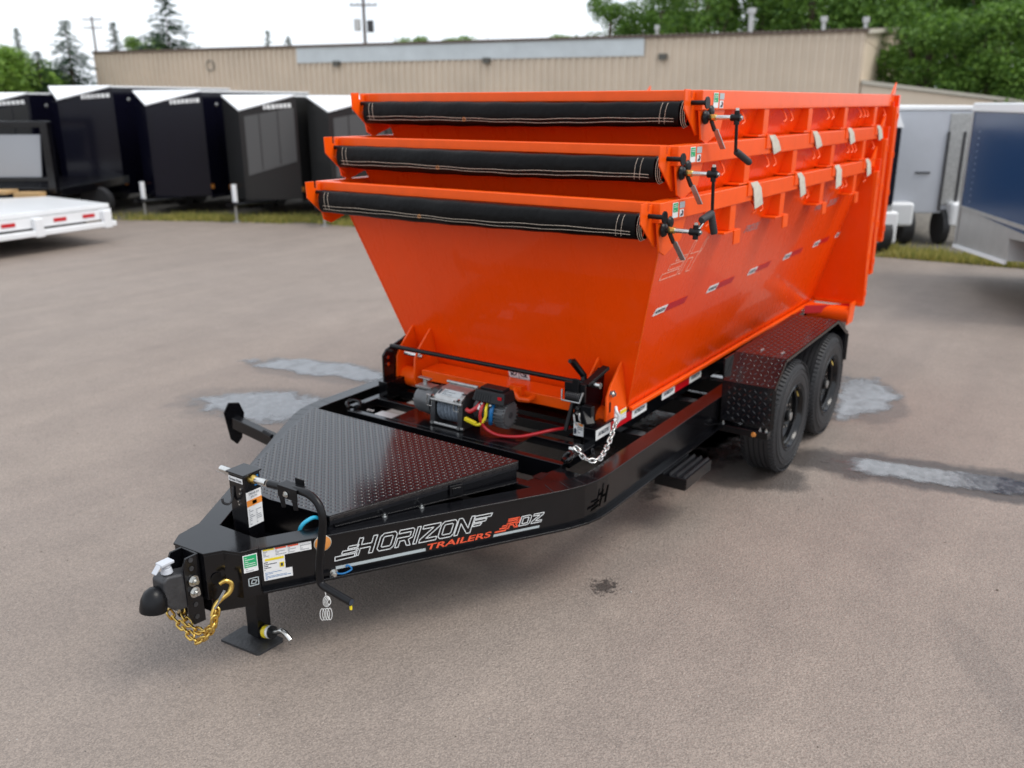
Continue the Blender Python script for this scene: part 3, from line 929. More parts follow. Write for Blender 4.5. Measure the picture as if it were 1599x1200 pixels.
# foam pads hanging over the rims of the two lower containers under the ribs above
for ci, xs in ((0, [2.0714+x-1.8916 for x in RIBS]), (1, [2.3324+x-2.0714 for x in RIBS])):
    for q, x in enumerate(xs):
        m = MB(); r = roots[ci]; rnd = random.Random(ci*10+q)
        x0 = x+.065; wd = .105+rnd.uniform(-.02, .02); dr = rnd.uniform(.10, .17) if ci == 0 else rnd.uniform(.09, .13); sk = rnd.uniform(.03, .08)
        A = [(x0-.06, -YW+.07, H+.004), (x0-.03, -YW-.004, H+.008), (x0+.01, -YW-.012, H-.03), (x0+sk, -YW-.014, H-dr)]
        B = [(x0-.06+wd*.8, -YW+.07, H+.004), (x0-.02+wd*.9, -YW-.004, H+.008), (x0+.03+wd*.8, -YW-.018, H-.03), (x0+sk+wd, -YW-.02, H-dr+.02)]
        vs = []
        for a, b in zip(A, B): vs += [Vector(a), Vector(b)]
        n_ = len(vs)
        vs2 = [v+Vector((0, -.004, .004)) for v in vs]
        fs = [(2*i, 2*i+1, 2*i+3, 2*i+2) for i in range(3)] + [(n_+2*i, n_+2*i+2, n_+2*i+3, n_+2*i+1) for i in range(3)]
        fs += [(0, 2, n_+2, n_+0), (2, 4, n_+4, n_+2), (4, 6, n_+6, n_+4), (1, n_+1, n_+3, 3), (3, n_+3, n_+5, 5), (5, n_+5, n_+7, 7), (0, n_, n_+1, 1), (6, 7, n_+7, n_+6)]
        m.add(vs+vs2, fs)
        m.build('foam_pad', 'pad', r)

# extras on the lowest container only
c0 = roots[0]
vd = Vector((0, -.2895, 1)).normalized()
nd = Vector((0, -1, -.2895)).normalized()
side = Decal((0, -.8011, 0), (1, 0, 0), vd, nd, .0015)
for k, x in enumerate((.42, 1.186, 1.905, 2.66, 3.415, 4.07)):
    v0 = .628; sl = .022
    m = MB(); side.rect(m, x, x+.155 if k < 5 else x+.11, v0, v0+.043, .03); o = m.build('reflective_tape', 'white', c0)
    side.lift = .0028
    m = MB(); text_on(m, side, 'HORIZON', x+.022, v0+.011, x+.16 if k < 5 else x+.11, .020, shear=.6, bold=.03); m.build('tape_print', 'darktxt', o)
    if k < 5:
        side.lift = .0015
        m = MB(); side.rect(m, x+.156, x+.435, v0, v0+.043, .03); m.build('reflective_tape', 'red', c0)
    side.lift = .0015
# winged H outline
m = MB(); lw = .0042
sl = .50
def sh(pts): return [(a, b) for a, b in pts]
side.loop(m, [(.350, .860), (.572, .860), (.590, .893), (.367, .893)], lw)
side.loop(m, [(.428, .906), (.600, .906), (.615, .938), (.443, .938)], lw)
side.loop(m, [(.500, .952), (.628, .952), (.640, .972), (.510, .972)], lw)
side.loop(m, [(.596, .857), (.628, .857), (.672, .940), (.745, .940), (.700, .857), (.755, .857), (.800, .945), (.845, .968), (.686, .968), (.722, 1.045), (.690, 1.045)], lw)
side.loop(m, [(.820, .978), (.852, .978), (.888, 1.044), (.872, 1.050)], lw)
m.build('logo_outline', 'pinkline', c0)
m = MB()
for i, ch in enumerate('RDZ'):
    glyph_outline(m, side, ch, 1.50+i*.085, .995, .07, .042, .45, .0030)
m.build('logo_outline', 'greytxt', c0)
m = MB()
for i, ch in enumerate('HORIZON'):
    glyph_outline(m, side, ch, 3.02+i*.085, .988, .066, .05, .45, .0034)
m.build('logo_outline', 'greytxt', c0)
# bottom rail, beam, gussets, rollers
for s in (-1, 1):
    m = MB(); m.box(.505, 4.17, s*.812, s*.838, -.012, .014); m.build('floor_rail', 'orange_lit', c0, bevel=.006)
m = MB(); m.box(.27, .46, -.60, .60, .0, .070); m.build('front_beam', 'orange_lit', c0, bevel=.006)
m = MB(); m.tube([(.27, -.16, .085), (.21, -.19, .065), (.19, -.235, .04), (.22, -.28, .035), (.27, -.29, .045)], .018, 8)
m.box(.235, .30, -.22, -.13, .03, .10); m.build('pull_hook', 'orange_lit', c0, bevel=.002)
for y in (.782, .628, -.653, -.806):
    m = MB()
    zt_ = .315
    m.prism([(fx(zt_), y, zt_), (.285, y, .20), (.245, y, .14), (.235, y, .0), (.26, y, -.06), (.50, y, -.06), (fx(0), y, 0)], (0, .014, 0))
    m.build('gusset_plate', 'orange_lit', c0, bevel=.003)
for y0, y1 in ((.642, .785), (-.655, -.795)):
    pass
for y0, y1 in ((.64, .80), (-.667, -.80)):
    m = MB(); m.cyl((.33, y0, -.015), (.33, y1, -.015), .068, 28); m.build('roller', 'orange_lit', c0, bevel=.003)
for y, d in ((-.806, -1), (.628, -1)):
    m = MB(); m.cyl((.285, y, .155), (.285, y+.018*d, .155), .022, 6); m.cyl((.285, y+.018*d, .155), (.285, y+.03*d, .155), .012, 10); m.build('bolt', 'chrome', c0)
m = MB(); m.cyl((.285, .64, .155), (.285, .75, .155), .014, 10); m.build('hinge_pin', 'chrome', c0)
m = MB(); m.cyl((.285, -.70, .155), (.285, -.665, .155), .016, 10); m.build('hinge_pin', 'chrome', c0)
# dark slots in the near gusset
m = MB(); m.box(.268, .285, -.8085, -.8065, .045, .105); m.build('slot', 'satin', c0)
# hand label and gusset labels
fd = Decal((.505, 0, 0), (0, -1, 0), (-.286, 0, 1), (-1, 0, -.286), .002)
m = MB(); fd.rect(m, -.04, .12, .064, .142); o = m.build('warning_sticker', 'white', c0)
fd.lift = .0035; m = MB(); fd.loop(m, [(.0+.022*cos(a)-.0, .105+.020*sin(a)) for a in [2*pi*k/9 for k in range(9)]], .007); fd.loop(m, [(.075+.022*cos(a), .105+.020*sin(a)) for a in [2*pi*k/9 for k in range(9)]], .007)
fd.line(m, (-.02, .085), (.022, .128), .009); fd.line(m, (.055, .128), (.098, .085), .009); fd.line(m, (.04, .07), (.04, .135), .003); m.build('sticker_pictogram', 'darktxt', o)
gd = Decal((.0, -.822, 0), (1, 0, 0), (0, 0, 1), (0, -1, 0), .002)
m = MB(); gd.rect(m, .37, .45, -.035, .03); o = m.build('sticker', 'white', c0)
gd.lift = .0035; m = MB(); gd.rect(m, .374, .446, .005, .026); m.build('sticker_band', 'yellow', o)
m = MB(); small_print(m, gd, .375, .445, -.033, 0, 4, 8, .3); m.build('sticker_print', 'greytxt', o)
# rear roller under the tail
m = MB(); m.cyl((4.02, -.83, -.055), (4.02, -1.19, -.055), .072, 26); m.build('rear_roller', 'orange_lit', c0, bevel=.003)
m = MB(); m.prism([(3.93, -1.19, -.13), (4.11, -1.19, -.13), (4.15, -1.19, .05), (3.98, -1.19, .05)], (0, -.012, 0)); m.build('roller_bracket', 'orange_lit', c0)
m = MB(); m.prism([(3.83, -.845, -.05), (4.14, -1.16, -.05), (4.14, -1.16, .02), (3.83, -.845, .02)], (.004, -.004, 0)); m.build('reflective_tape', 'red', c0, 'long red reflective strip on the rear corner')
# ================================================================== DUMP TRAILER (all coordinates in the world, parts under one empty)
TR = empty('roll_off_trailer', (1.6, 0, 0), 'black tandem axle roll-off trailer with diamond plate box and winch, carrying the orange dumpsters', 'trailer', world=True)
def offpoly(P, d):
    out = []
    for i, p in enumerate(P):
        p = Vector(p)
        if i == 0: t = (Vector(P[1])-p).normalized(); n_ = Vector((t.y, -t.x)); out.append(tuple(p+n_*d)); continue
        if i == len(P)-1: t = (p-Vector(P[i-1])).normalized(); n_ = Vector((t.y, -t.x)); out.append(tuple(p+n_*d)); continue
        t1 = (p-Vector(P[i-1])).normalized(); t2 = (Vector(P[i+1])-p).normalized()
        n1 = Vector((t1.y, -t1.x)); n2 = Vector((t2.y, -t2.x)); b = (n1+n2).normalized()
        out.append(tuple(p+b*d/max(.3, b.dot(n1))))
    return out
ZT, ZB = .600, .385
near = [(.098, -.203), (1.319, -.958), (1.40, -1.005), (1.49, -1.045), (1.58, -1.066), (1.68, -1.073), (6.35, -1.073)]
def mirror(P): return [(x, -y) for x, y in P]
far = [(.098, .215)] + mirror(near[1:])
for P, s in ((near, 1), (far, -1)):
    inn = offpoly(P, -.105*s)
    m = MB(); m.strip(P, inn, ZT-.012, ZT); m.build('frame_top_flange', 'black', TR, bevel=.003)
    m = MB(); m.strip(offpoly(P, -.008*s), offpoly(P, -.02*s), ZB+.0125, ZT-.0125); m.build('frame_web', 'black', TR)
    m = MB(); m.strip(offpoly(P, .022*s), offpoly(P, -.09*s), ZB, ZB+.012); m.build('frame_bottom_flange', 'black', TR, bevel=.002)
# tongue head
hd = [(-.082, .146), (-.073, -.047), (-.003, -.092), (.026, -.169), (.098, -.203), (.155, -.128), (.147, .131), (.098, .215), (-.02, .195)]
m = MB(); m.plate(hd, ZT-.008, ZT+.003); m.build('tongue_top_plate', 'black', TR, bevel=.002)
m = MB(); m.plate([(x*.97+.001, y*.985) for x, y in hd], ZB-.01, ZT-.0085); m.build('tongue_head', 'black', TR, bevel=.003)
m = MB(); m.plate([(-.06, .10), (-.05, -.04), (.10, -.15), (.14, -.10), (.14, .1)], .30, ZB-.0105); m.build('tongue_gusset', 'black', TR, bevel=.004)
# cross members
for x0, x1 in ((2.35, 2.43), (3.1, 3.18), (3.64, 3.72), (4.1, 4.18), (4.52, 4.60), (5.2, 5.28), (6.25, 6.35)):
    m = MB(); m.box(x0, x1, -1.05, 1.05, .46, .565); m.build('cross_member', 'black', TR, bevel=.004)
m = MB(); m.box(1.33, 1.40, -.95, .95, .40, .585); m.build('cross_member', 'black', TR, bevel=.004)
# slotted plate between box and frame
m = MB(); m.plate([(1.335, -.74), (1.62, -.80), (1.62, -.965), (1.47, -.935), (1.335, -.86)], .572, .586); m.build('corner_gusset', 'black', TR)
m = MB(); m.plate([(1.442, -.744), (1.52, -.754), (1.53, -.793), (1.44, -.80)], .5865, .5875); m.build('slot', 'satin', TR)

# --- coupler
m = MB()
for y in (.085, -.018):
    m.prism([(-.075, y, .27), (-.135, y, .275), (-.155, y, .33), (-.155, y, .57), (-.14, y, .60), (-.075, y, .60)], (0, .011, 0))
m.box(-.086, -.074, -.008, .085, .27, .60); m.build('coupler_channel', 'black', TR, bevel=.003)
for z in (.31, .37, .545, .585):
    m = MB(); m.cyl((-.118, -.0185, z), (-.118, -.0215, z), .011, 12); m.build('bolt_hole', 'iron', TR)
for z in (.487, .432):
    bolt(TR, (-.118, -.020, z), (0, -1, 0), .017, .020)
m = MB()
m.prism([(-.09, -.017, .36), (-.09, -.017, .52), (-.22, .0, .545), (-.245, .0, .53), (-.25, .0, .42), (-.20, -.01, .37)], (0, .085, 0))
m.build('coupler_body', 'iron', TR, bevel=.012, seg=3)
m = MB(); m.lathe([(.001, .105), (.022, .10), (.042, .082), (.054, .052), (.057, .015), (.056, 0), (.046, 0), (.044, .03), (.001, .06)], (-.285, .035, .405), (.18, 0, 1), 24); m.build('ball_socket', 'satin', TR)
m = MB(); m.prism([(-.24, .0, .44), (-.17, .0, .45), (-.17, .0, .52), (-.235, .0, .515)], (0, .07, 0)); m.build('coupler_neck', 'satin', TR, bevel=.01)
m = MB(); m.cyl((-.20, .035, .545), (-.20, .035, .572), .026, 14, .020); m.cyl((-.20, .035, .572), (-.20, .035, .592), .018, 14); m.box(-.235, -.172, .012, .058, .588, .602); m.bar((-.232, .035, .596), (-.262, .035, .565), .030, .008)
m.build('latch_handle', 'alu_pale', TR, 'pale grey coupler latch', bevel=.004)
m = MB(); m.cyl((-.21, -.02, .385), (-.21, -.03, .385), .009, 10); m.build('bolt', 'chrome', TR)
chain(TR, 'safety_chain', [(-.16, .13, .31), (-.145, .115, .265), (-.14, .07, .238), (-.145, .0, .213), (-.15, -.05, .215), (-.145, -.11, .26), (-.14, -.155, .32), (-.135, -.165, .36)], .024, .014, .0058, 'gold', label='gold safety chain looped under the coupler')
chain(TR, 'safety_chain', [(-.11, .11, .33), (-.12, .07, .27), (-.12, .0, .238), (-.12, -.06, .25), (-.115, -.12, .30), (-.10, -.13, .36)], .024, .014, .0058, 'gold')
m = MB(); hp = smoothpath([(-.125, -.135, .355), (-.105, -.135, .395), (-.075, -.14, .415), (-.035, -.15, .435), (-.022, -.15, .468), (-.040, -.14, .488), (-.062, -.125, .478)], 6)
m.tube(hp, [.0085+.003*sin(pi*i/(len(hp)-1)) for i in range(len(hp))], 10); m.build('safety_hook', 'gold', TR, 'large gold grab hook')
m = MB(); m.bar((-.115, -.145, .39), (-.055, -.145, .45), .012, .004); m.build('hook_latch', 'chrome', TR)
m = MB(); m.lathe([(0, 0), (.028, 0), (.028, .002), (0, .002)], (-.034, -.073, .475), (-.3, -.9, 0), 18); m.build('chain_hole', 'satin', TR)

# --- jack
JX, JY = .235, .030
m = MB(); m.box(JX-.047, JX+.047, JY-.058, JY+.047, .31, .862); m.build('jack_tube', 'black', TR, bevel=.006)
m = MB(); m.box(JX-.053, JX+.053, JY-.065, JY+.055, .863, .871); m.build('jack_cap', 'black', TR, bevel=.002)
m = MB(); m.box(JX-.040, JX+.040, JY-.045, JY+.036, .02, .309); m.build('jack_inner_leg', 'black', TR, bevel=.005)
m = MB(); m.box(JX-.049, JX+.046, JY-.066, JY+.05, .285, .31); m.build('jack_collar', 'black', TR, bevel=.003)
m = MB(); m.plate([(.100, .145), (.118, -.085), (.128, -.097), (.262, -.104), (.275, -.09), (.262, .10), (.24, .15)], 0.0, .012); m.build('jack_foot', 'iron', TR, 'rusty dark square jack foot plate')
m = MB(); m.cyl((.225, -.02, .050), (.225, -.085, .068), .030, 16); m.build('foot_pin_housing', 'satin', TR)
m = MB(); m.lathe([(.0308, 0), (.0312, .002), (.0312, .026), (.0308, .028)], (.225, -.03, .0528), (0, -.065, .018), 18); m.build('pin_label', 'yellow', TR)
m = MB(); m.lathe([(.0308, 0), (.0312, .002), (.0312, .016), (.0308, .018)], (.225, -.058, .0605), (0, -.065, .018), 18); m.build('pin_label', 'white', TR)
m = MB(); m.tube(smoothpath([(.225, -.085, .068), (.225, -.12, .085), (.225, -.150, .100), (.225, -.178, .092), (.225, -.205, .070)], 5), .013, 12); m.build('bent_pin', 'chrome', TR)
# labels on jack: left face looks to -x, near face looks to -y
jn = Decal((0, JY-.058, 0), (1, 0, 0), (0, 0, 1), (0, -1, 0), .0012)
m = MB(); jn.rect(m, JX-.042, JX+.042, .612, .782); lab = m.build('jack_label', 'white', TR)
m = MB(); jn.lift = .0024; jn.rect(m, JX-.042, JX+.042, .712, .742); m.build('label_band', 'orange_print', lab)
m = MB(); text_on(m, jn, 'TRAILER', JX-.03, .766, JX+.032, .010, bold=.02); text_on(m, jn, 'JACK', JX-.018, .750, JX+.020, .010, bold=.02)
small_print(m, jn, JX-.035, JX-.003, .62, .70, 9, 3); small_print(m, jn, JX+.003, JX+.036, .62, .69, 8, 4); jn.rect(m, JX-.012, JX+.012, .718, .735); m.build('label_print', 'greytxt', lab)
jf = Decal((JX-.047, 0, 0), (0, -1, 0), (0, 0, 1), (-1, 0, 0), .0012)
m = MB(); jf.rect(m, -JY-.043, -JY+.052, .826, .850); lab = m.build('grease_label', 'white', TR)
m = MB(); jf.lift = .0022; text_on(m, jf, 'Grease Point', -JY-.037, .831, -JY+.046, .013, bold=.02); m.build('label_print', 'darktxt', lab)
for p in ((-.045, .80), (-.03, .775), (-.005, .735), (-.012, .72)):
    m = MB(); m.cyl((JX-.047, JY-.01+p[0]*.6, p[1]), (JX-.052, JY-.01+p[0]*.6, p[1]), .005, 8); m.build('bolt', 'chrome', TR)
# hose hook on the left face and grease shaft
m = MB(); m.tube(smoothpath([(JX-.05, .045, .80), (JX-.055, .05, .745), (JX-.075, .055, .722), (JX-.10, .058, .735), (JX-.105, .058, .76)], 5), .006, 8); m.build('wire_hook', 'iron', TR)
m = MB(); m.cyl((JX-.03, JY+.04, .835), (JX-.10, JY+.055, .885), .001, 6); m.build('lock_wire', 'steel', TR)
m = MB(); m.cyl((JX, JY+.05, .838), (JX, JY+.155, .838), .0155, 14); m.build('shaft_stub', 'chrome', TR)
m = MB(); m.cyl((JX, JY-.058, .838), (JX, JY-.085, .838), .024, 14, .018); m.build('shaft_bush', 'gold', TR, 'rusty brass shaft bush')
m = MB(); m.cyl((JX, JY-.085, .838), (JX, JY-.155, .840), .016, 14); m.build('crank_socket', 'chrome', TR)
m = MB(); m.box(JX+.01, JX+.035, JY-.0595, JY-.0585, .80, .85); m.build('blue_label', 'bluecable', TR)
hp = smoothpath([(JX-.002, -.145, .842), (JX-.005, -.25, .852), (JX-.015, -.34, .868), (JX-.02, -.42, .868), (JX-.022, -.475, .838), (JX-.025, -.497, .775), (JX-.03, -.487, .68), (JX-.033, -.468, .58), (JX-.035, -.463, .50), (JX-.035, -.475, .462), (JX-.035, -.54, .448), (JX-.035, -.645, .434)], 7)
m = MB(); m.tube(hp, .0175, 14); m.build('jack_crank', 'satin', TR)
m = MB(); m.cyl(hp[-1]+Vector((0, .004, -.018)), hp[-1]+Vector((0, .004, -.036)), .006, 8); m.build('drain_tip', 'yellow', TR)
m = MB(); m.cyl(hp[-1], hp[-1]+Vector((0, -.002, 0)), .014, 12); m.build('tube_end', 'darktxt', TR)
cp = Vector((JX-.012, -.30, .860))
m = MB()
m.box(cp.x-.028, cp.x+.028, cp.y-.065, cp.y+.055, cp.z+.015, cp.z+.020); m.box(cp.x-.030, cp.x-.024, cp.y-.065, cp.y+.055, cp.z-.035, cp.z+.020); m.box(cp.x+.024, cp.x+.030, cp.y-.055, cp.y-.0, cp.z-.03, cp.z+.046)
m.prism([(cp.x-.03, cp.y+.05, cp.z-.035), (cp.x-.03, cp.y+.02, cp.z-.035), (cp.x-.03, cp.y+.015, cp.z-.08), (cp.x-.03, cp.y+.035, cp.z-.085)], (.008, 0, 0))
m.prism([(cp.x-.03, cp.y-.03, cp.z-.035), (cp.x-.03, cp.y-.06, cp.z-.035), (cp.x-.03, cp.y-.062, cp.z-.075), (cp.x-.03, cp.y-.04, cp.z-.08)], (.008, 0, 0))
m.build('handle_clip', 'satin', TR, bevel=.002)
bolt(TR, cp+Vector((-.032, .0, -.012)), (-1, 0, 0), .010, .008)

# --- diamond plate box between the tongue rails (lid slopes down to the front)
lidp = [(.415, -.318), (1.318, -.745), (1.318, .745), (.42, .352), (.385, .05)]
lz = lambda x: .660+(x-.41)*(.720-.660)/(1.318-.41)
m = MB(); m.add([(x, y, lz(x)) for x, y in lidp]+[(x, y, lz(x)-.006) for x, y in lidp], [(0, 1, 2, 3, 4), (9, 8, 7, 6, 5)]+[(i, i+5, (i+1) % 5+5, (i+1) % 5) for i in range(5)])
lid = m.build('box_lid', 'plate', TR)
m = MB(); un = Vector((1.318-.41, 0, .06)).normalized()
diamond_plate(m, (0, 0, .660-.41*.06/.908), un, (0, 1, 0), [(x/un.x*1.0, y) for x, y in lidp], .0240, .0026, .0195, .0060)
m.build('tread_pattern', 'platebar', lid, smooth=0, kind='stuff')
def wall(mb, a, b, z0a, z0b, dz, th=.008):
    a = Vector(a); b = Vector(b); t = (b-a).normalized(); n_ = Vector((-t.y, t.x))*th
    mb.hexa([(a.x, a.y, z0a-dz), (b.x, b.y, z0b-dz), (b.x+n_.x, b.y+n_.y, z0b-dz), (a.x+n_.x, a.y+n_.y, z0a-dz), (a.x, a.y, z0a), (b.x, b.y, z0b), (b.x+n_.x, b.y+n_.y, z0b), (a.x+n_.x, a.y+n_.y, z0a)])
m = MB()
for i in (0, 1, 2):
    a = lidp[i]; b = lidp[i+1]; wall(m, a, b, lz(a[0])-.0065, lz(b[0])-.0065, .040)
m.build('lid_skirt', 'plate', lid, bevel=.002)
m = MB(); d0 = Vector((1.318-.415, -.745+.318, .06)); L_ = d0.length
for k in range(18):
    t = (k+.5)/18; c = Vector((.415, -.318, .64))+d0*t+Vector((-.0015, -.002, -.003)); dd = d0.normalized()
    m.bar(c-dd*.012, c+dd*.012, .003, .0035)
m.build('skirt_tread', 'plate', lid)
# box walls below the lid
bw = [(.42, -.316), (1.312, -.738), (1.312, .738), (.42, .345)]
m = MB()
for q_, sgn_ in ((-.316, 1), (.345, -1)):
    e_ = -.738 if sgn_ == 1 else .738
    m.hexa([(.42, q_, .6005), (1.312, e_, .6005), (1.312, e_+.012*sgn_, .6005), (.42, q_+.012*sgn_, .6005), (.42, q_, .622), (1.312, e_, .680), (1.312, e_+.012*sgn_, .680), (.42, q_+.012*sgn_, .622)])
m.box(.44, .452, -.30, .33, .44, .645)
m.box(1.297, 1.305, -.70, .70, .45, .68)
m.build('box_wall', 'black', TR)
m = MB(); m.plate([(.36, -.24), (1.29, -.70), (1.29, .70), (.36, .36)], .42, .43); m.build('box_floor', 'satin', TR)
m = MB(); m.bar((.43, -.330, .606), (1.31, -.746, .606), .016, .006); m.build('box_foot_flange', 'black', TR, bevel=.001)
m = MB(); m.box(.93, 1.01, -.60, -.58, .60, .66); 
dl = (Vector((1.305, -.712, 0))-Vector((.45, -.305, 0))).normalized(); nl = Vector((dl.y, -dl.x, 0))
bd = Decal((.42, -.318, 0), dl, (0, 0, 1), nl, .004)
m = MB(); bd.rect(m, .60, .67, .615, .672, th=.010); m.build('box_latch', 'satin', TR, bevel=.002)
m = MB(); bd.rect(m, .612, .66, .628, .660, th=.014); m.build('latch_paddle', 'black', TR, bevel=.002)
for a in (.25, .44):
    p = bd.p(a, .606); bolt(TR, (p.x-.005, p.y-.018, .601), (0, 0, 1), .010, .012)
m = MB(); m.tube(smoothpath([(.33, -.205, .585), (.335, -.215, .612), (.355, -.225, .630), (.40, -.235, .636), (.46, -.24, .60)], 6), .009, 10); m.build('blue_hose', 'bluehose', TR, 'bright blue hose loop')

# --- decals on the near tongue beam
A0 = Vector((.098, -.203, 0)); U0 = (Vector((1.319, -.958, 0))-A0).normalized(); N0 = Vector((U0.y, -U0.x, 0))
bm_ = Decal(A0-N0*.008, U0, (0, 0, 1), N0, .0012)
m = MB(); lw = .0038
for (pts) in ([(.328, .462), (.425, .466), (.432, .482), (.330, .482)], [(.360, .488), (.434, .490), (.440, .503), (.366, .503)], [(.390, .509), (.438, .510), (.443, .522), (.396, .522)]):
    bm_.loop(m, pts, lw)
xs = (.418, .521, .610, .698, .727, .819, .904); ws = (.085, .080, .075, .072, .085, .080, .082); yb = (.466,)*7
for ch, x, w_ in zip('HORIZON', xs, ws):
    glyph_outline(m, bm_, ch, x, .468, w_, .084, .36, lw)
for pts in ([(1.012, .534), (1.098, .534), (1.106, .549), (1.018, .549)], [(1.008, .515), (1.068, .515), (1.076, .528), (1.014, .528)], [(1.0, .497), (1.040, .497), (1.050, .509), (1.006, .509)]):
    bm_.loop(m, pts, lw)
m.build('logo_outline', 'outline', TR, 'white outlined lettering reading HORIZON with wing bars')
m = MB(); bm_.rect(m, .330, .760, .419, .434); m.build('stripe', 'silver_vinyl', TR)
m = MB(); bm_.rect(m, 1.108, 1.357, .419, .431, .004); m.build('stripe', 'silver_vinyl', TR)
m = MB(); text_on(m, bm_, 'TRAILERS', .770, .422, 1.100, .030, shear=.22, bold=.018); m.build('logo_text', 'redtxt', TR, 'red lettering reading TRAILERS')
m = MB()
for lp in GL['R']: bm_.loop(m, [(1.176+x*.062+y*.018, .450+y*.047) for x, y in lp], .007)
for pts in ((1.115, 1.175, .438, .446), (1.140, 1.180, .452, .459), (1.155, 1.182, .464, .470)): bm_.rect(m, *pts, .004)
m.build('logo_text', 'redtxt', TR)
m = MB(); glyph_outline(m, bm_, 'D', 1.246, .450, .056, .048, .36, lw); glyph_outline(m, bm_, 'Z', 1.312, .450, .056, .048, .36, lw); m.build('logo_outline', 'outline', TR)
# carved winged mark on the bend
bd2o = Vector((1.49, -1.045, 0)); bd2u = (Vector((1.68, -1.073, 0))-bd2o).normalized()
bd2 = Decal(bd2o-Vector((0, -1, 0))*.004, bd2u, (0, 0, 1), (0, -1, 0), .011)
m = MB()
for pts in ([(.03, .44), (.09, .45), (.095, .462), (.035, .455)], [(.055, .472), (.10, .476), (.104, .487), (.06, .483)], [(.095, .445), (.11, .447), (.125, .49), (.150, .49), (.142, .452), (.158, .454), (.182, .545), (.166, .543), (.155, .505), (.128, .503), (.14, .53), (.124, .528)]):
    bd2.poly(m, pts, .002)
m.build('cut_out_mark', 'hole', TR)
# stickers: the info label, the green label, the small one
def sticker(dc, a0, a1, b0, b1, name='sticker', m_='white'):
    mm = MB(); dc.lift = .0012; dc.rect(mm, a0, a1, b0, b1); return mm.build(name, m_, TR)
lb = sticker(bm_, .012, .228, .545, .588)
m = MB(); bm_.lift = .0022
for k, a in enumerate((.017, .070, .124, .178)): small_print(m, bm_, a, a+.047, .549, .577, 4, k+1, .5)
m.build('label_print', 'greytxt', lb)
m = MB(); bm_.rect(m, .017, .064, .579, .586); m.build('label_band', 'yellow', lb)
m = MB(); bm_.rect(m, .070, .117, .579, .586); bm_.rect(m, .124, .171, .579, .586); m.build('label_band', 'redtxt', lb)
lb = sticker(bm_, .012, .108, .478, .5445)
m = MB(); bm_.lift = .0022; bm_.rect(m, .022, .104, .529, .540); m.build('label_band', 'yellow', lb)
m = MB(); bm_.lift = .0022; bm_.rect(m, .083, .103, .488, .512); m.build('label_band', 'yellow', lb)
m = MB(); small_print(m, bm_, .016, .078, .482, .526, 5, 9, .45); bm_.rect(m, .088, .098, .493, .508, th=.0016); small_print(m, bm_, .03, .1, .531, .538, 1, 4, .5); m.build('label_print', 'darktxt', lb)
lb = sticker(bm_, .012, .137, .434, .4775, 'sticker')
m = MB(); bm_.lift = .0022; small_print(m, bm_, .018, .130, .438, .474, 6, 11, .4); m.build('label_print', 'bluecable', lb)
hdn = Decal((.028, -.1645, 0), Vector((.070, -.034, 0)), (0, 0, 1), Vector((-.034, -.070, 0)), .0035)
mm = MB(); hdn.rect(mm, .008, .070, .498, .582); lb = mm.build('sticker', 'white', TR)
m = MB(); hdn.lift = .0045; hdn.rect(m, .012, .066, .522, .578); m.build('label_band', 'green', lb)
m = MB(); hdn.lift = .0055; small_print(m, hdn, .016, .062, .526, .574, 5, 2, .3); m.build('label_print', 'white', lb)
m = MB(); hdn.lift = .0045; small_print(m, hdn, .016, .062, .501, .518, 2, 3, .4); m.build('label_print', 'greytxt', lb)
mm = MB(); hdn.lift = .0035; hdn.loop(mm, [(.024, .430), (.066, .430), (.066, .466), (.024, .466)], .004); hdn.loop(mm, [(.034, .440), (.052, .438), (.058, .452), (.040, .458)], .004); mm.build('sticker_pictogram', 'silver_vinyl', TR)
# plate that makes the jack pocket near face, side lamp, wiring
m = MB(); m.lathe([(0, 0), (.036, 0), (.038, .004), (.034, .010), (.024, .012), (0, .014)], bm_.p(.278, .566), N0, 22); lamp = m.build('side_lamp', 'amber', TR, 'round amber side marker lamp with chrome rim')
m = MB(); m.lathe([(.0375, 0), (.040, .003), (.0385, .007), (.0365, .008)], bm_.p(.278, .566), N0, 22); m.build('lamp_rim', 'pad', lamp)
bm_.lift = .002
m = MB(); p = bm_.p(.26, .41); m.bar(bm_.p(.235, .412), bm_.p(.30, .412), .03, .016); m.build('wire_clamp', 'satin', TR)
bolt(TR, bm_.p(.318, .405), N0, .014, .018)
m = MB(); m.tube(smoothpath([bm_.p(.33, .404, .01), bm_.p(.36, .402, .02), bm_.p(.40, .410, .01), bm_.p(.385, .43, .004), bm_.p(.375, .425, .004)], 5), .004, 8); m.build('blue_wire', 'bluecable', TR)
m = MB(); m.tube(smoothpath([bm_.p(.255, .41, .02), bm_.p(.262, .38, .03), bm_.p(.270, .315, .03)], 5), .0022, 6)
for k in range(4):
    a = .022-.004*k
    m.tube([bm_.p(.272+a*.75*sin(t)+.003*k, .288+a*1.25*cos(t)-.004, .03+.003*k) for t in [2*pi*q/18 for q in range(18)]], .0018, 5, closed=True)
    m.tube([bm_.p(.264+(k-1.5)*.011+.010*sin(t), .222+.030*cos(t), .03+.003*k) for t in [2*pi*q/18 for q in range(18)]], .0018, 5, closed=True)
m.build('coiled_wire', 'wire', TR, 'bundle of coiled white wire hanging under the beam')

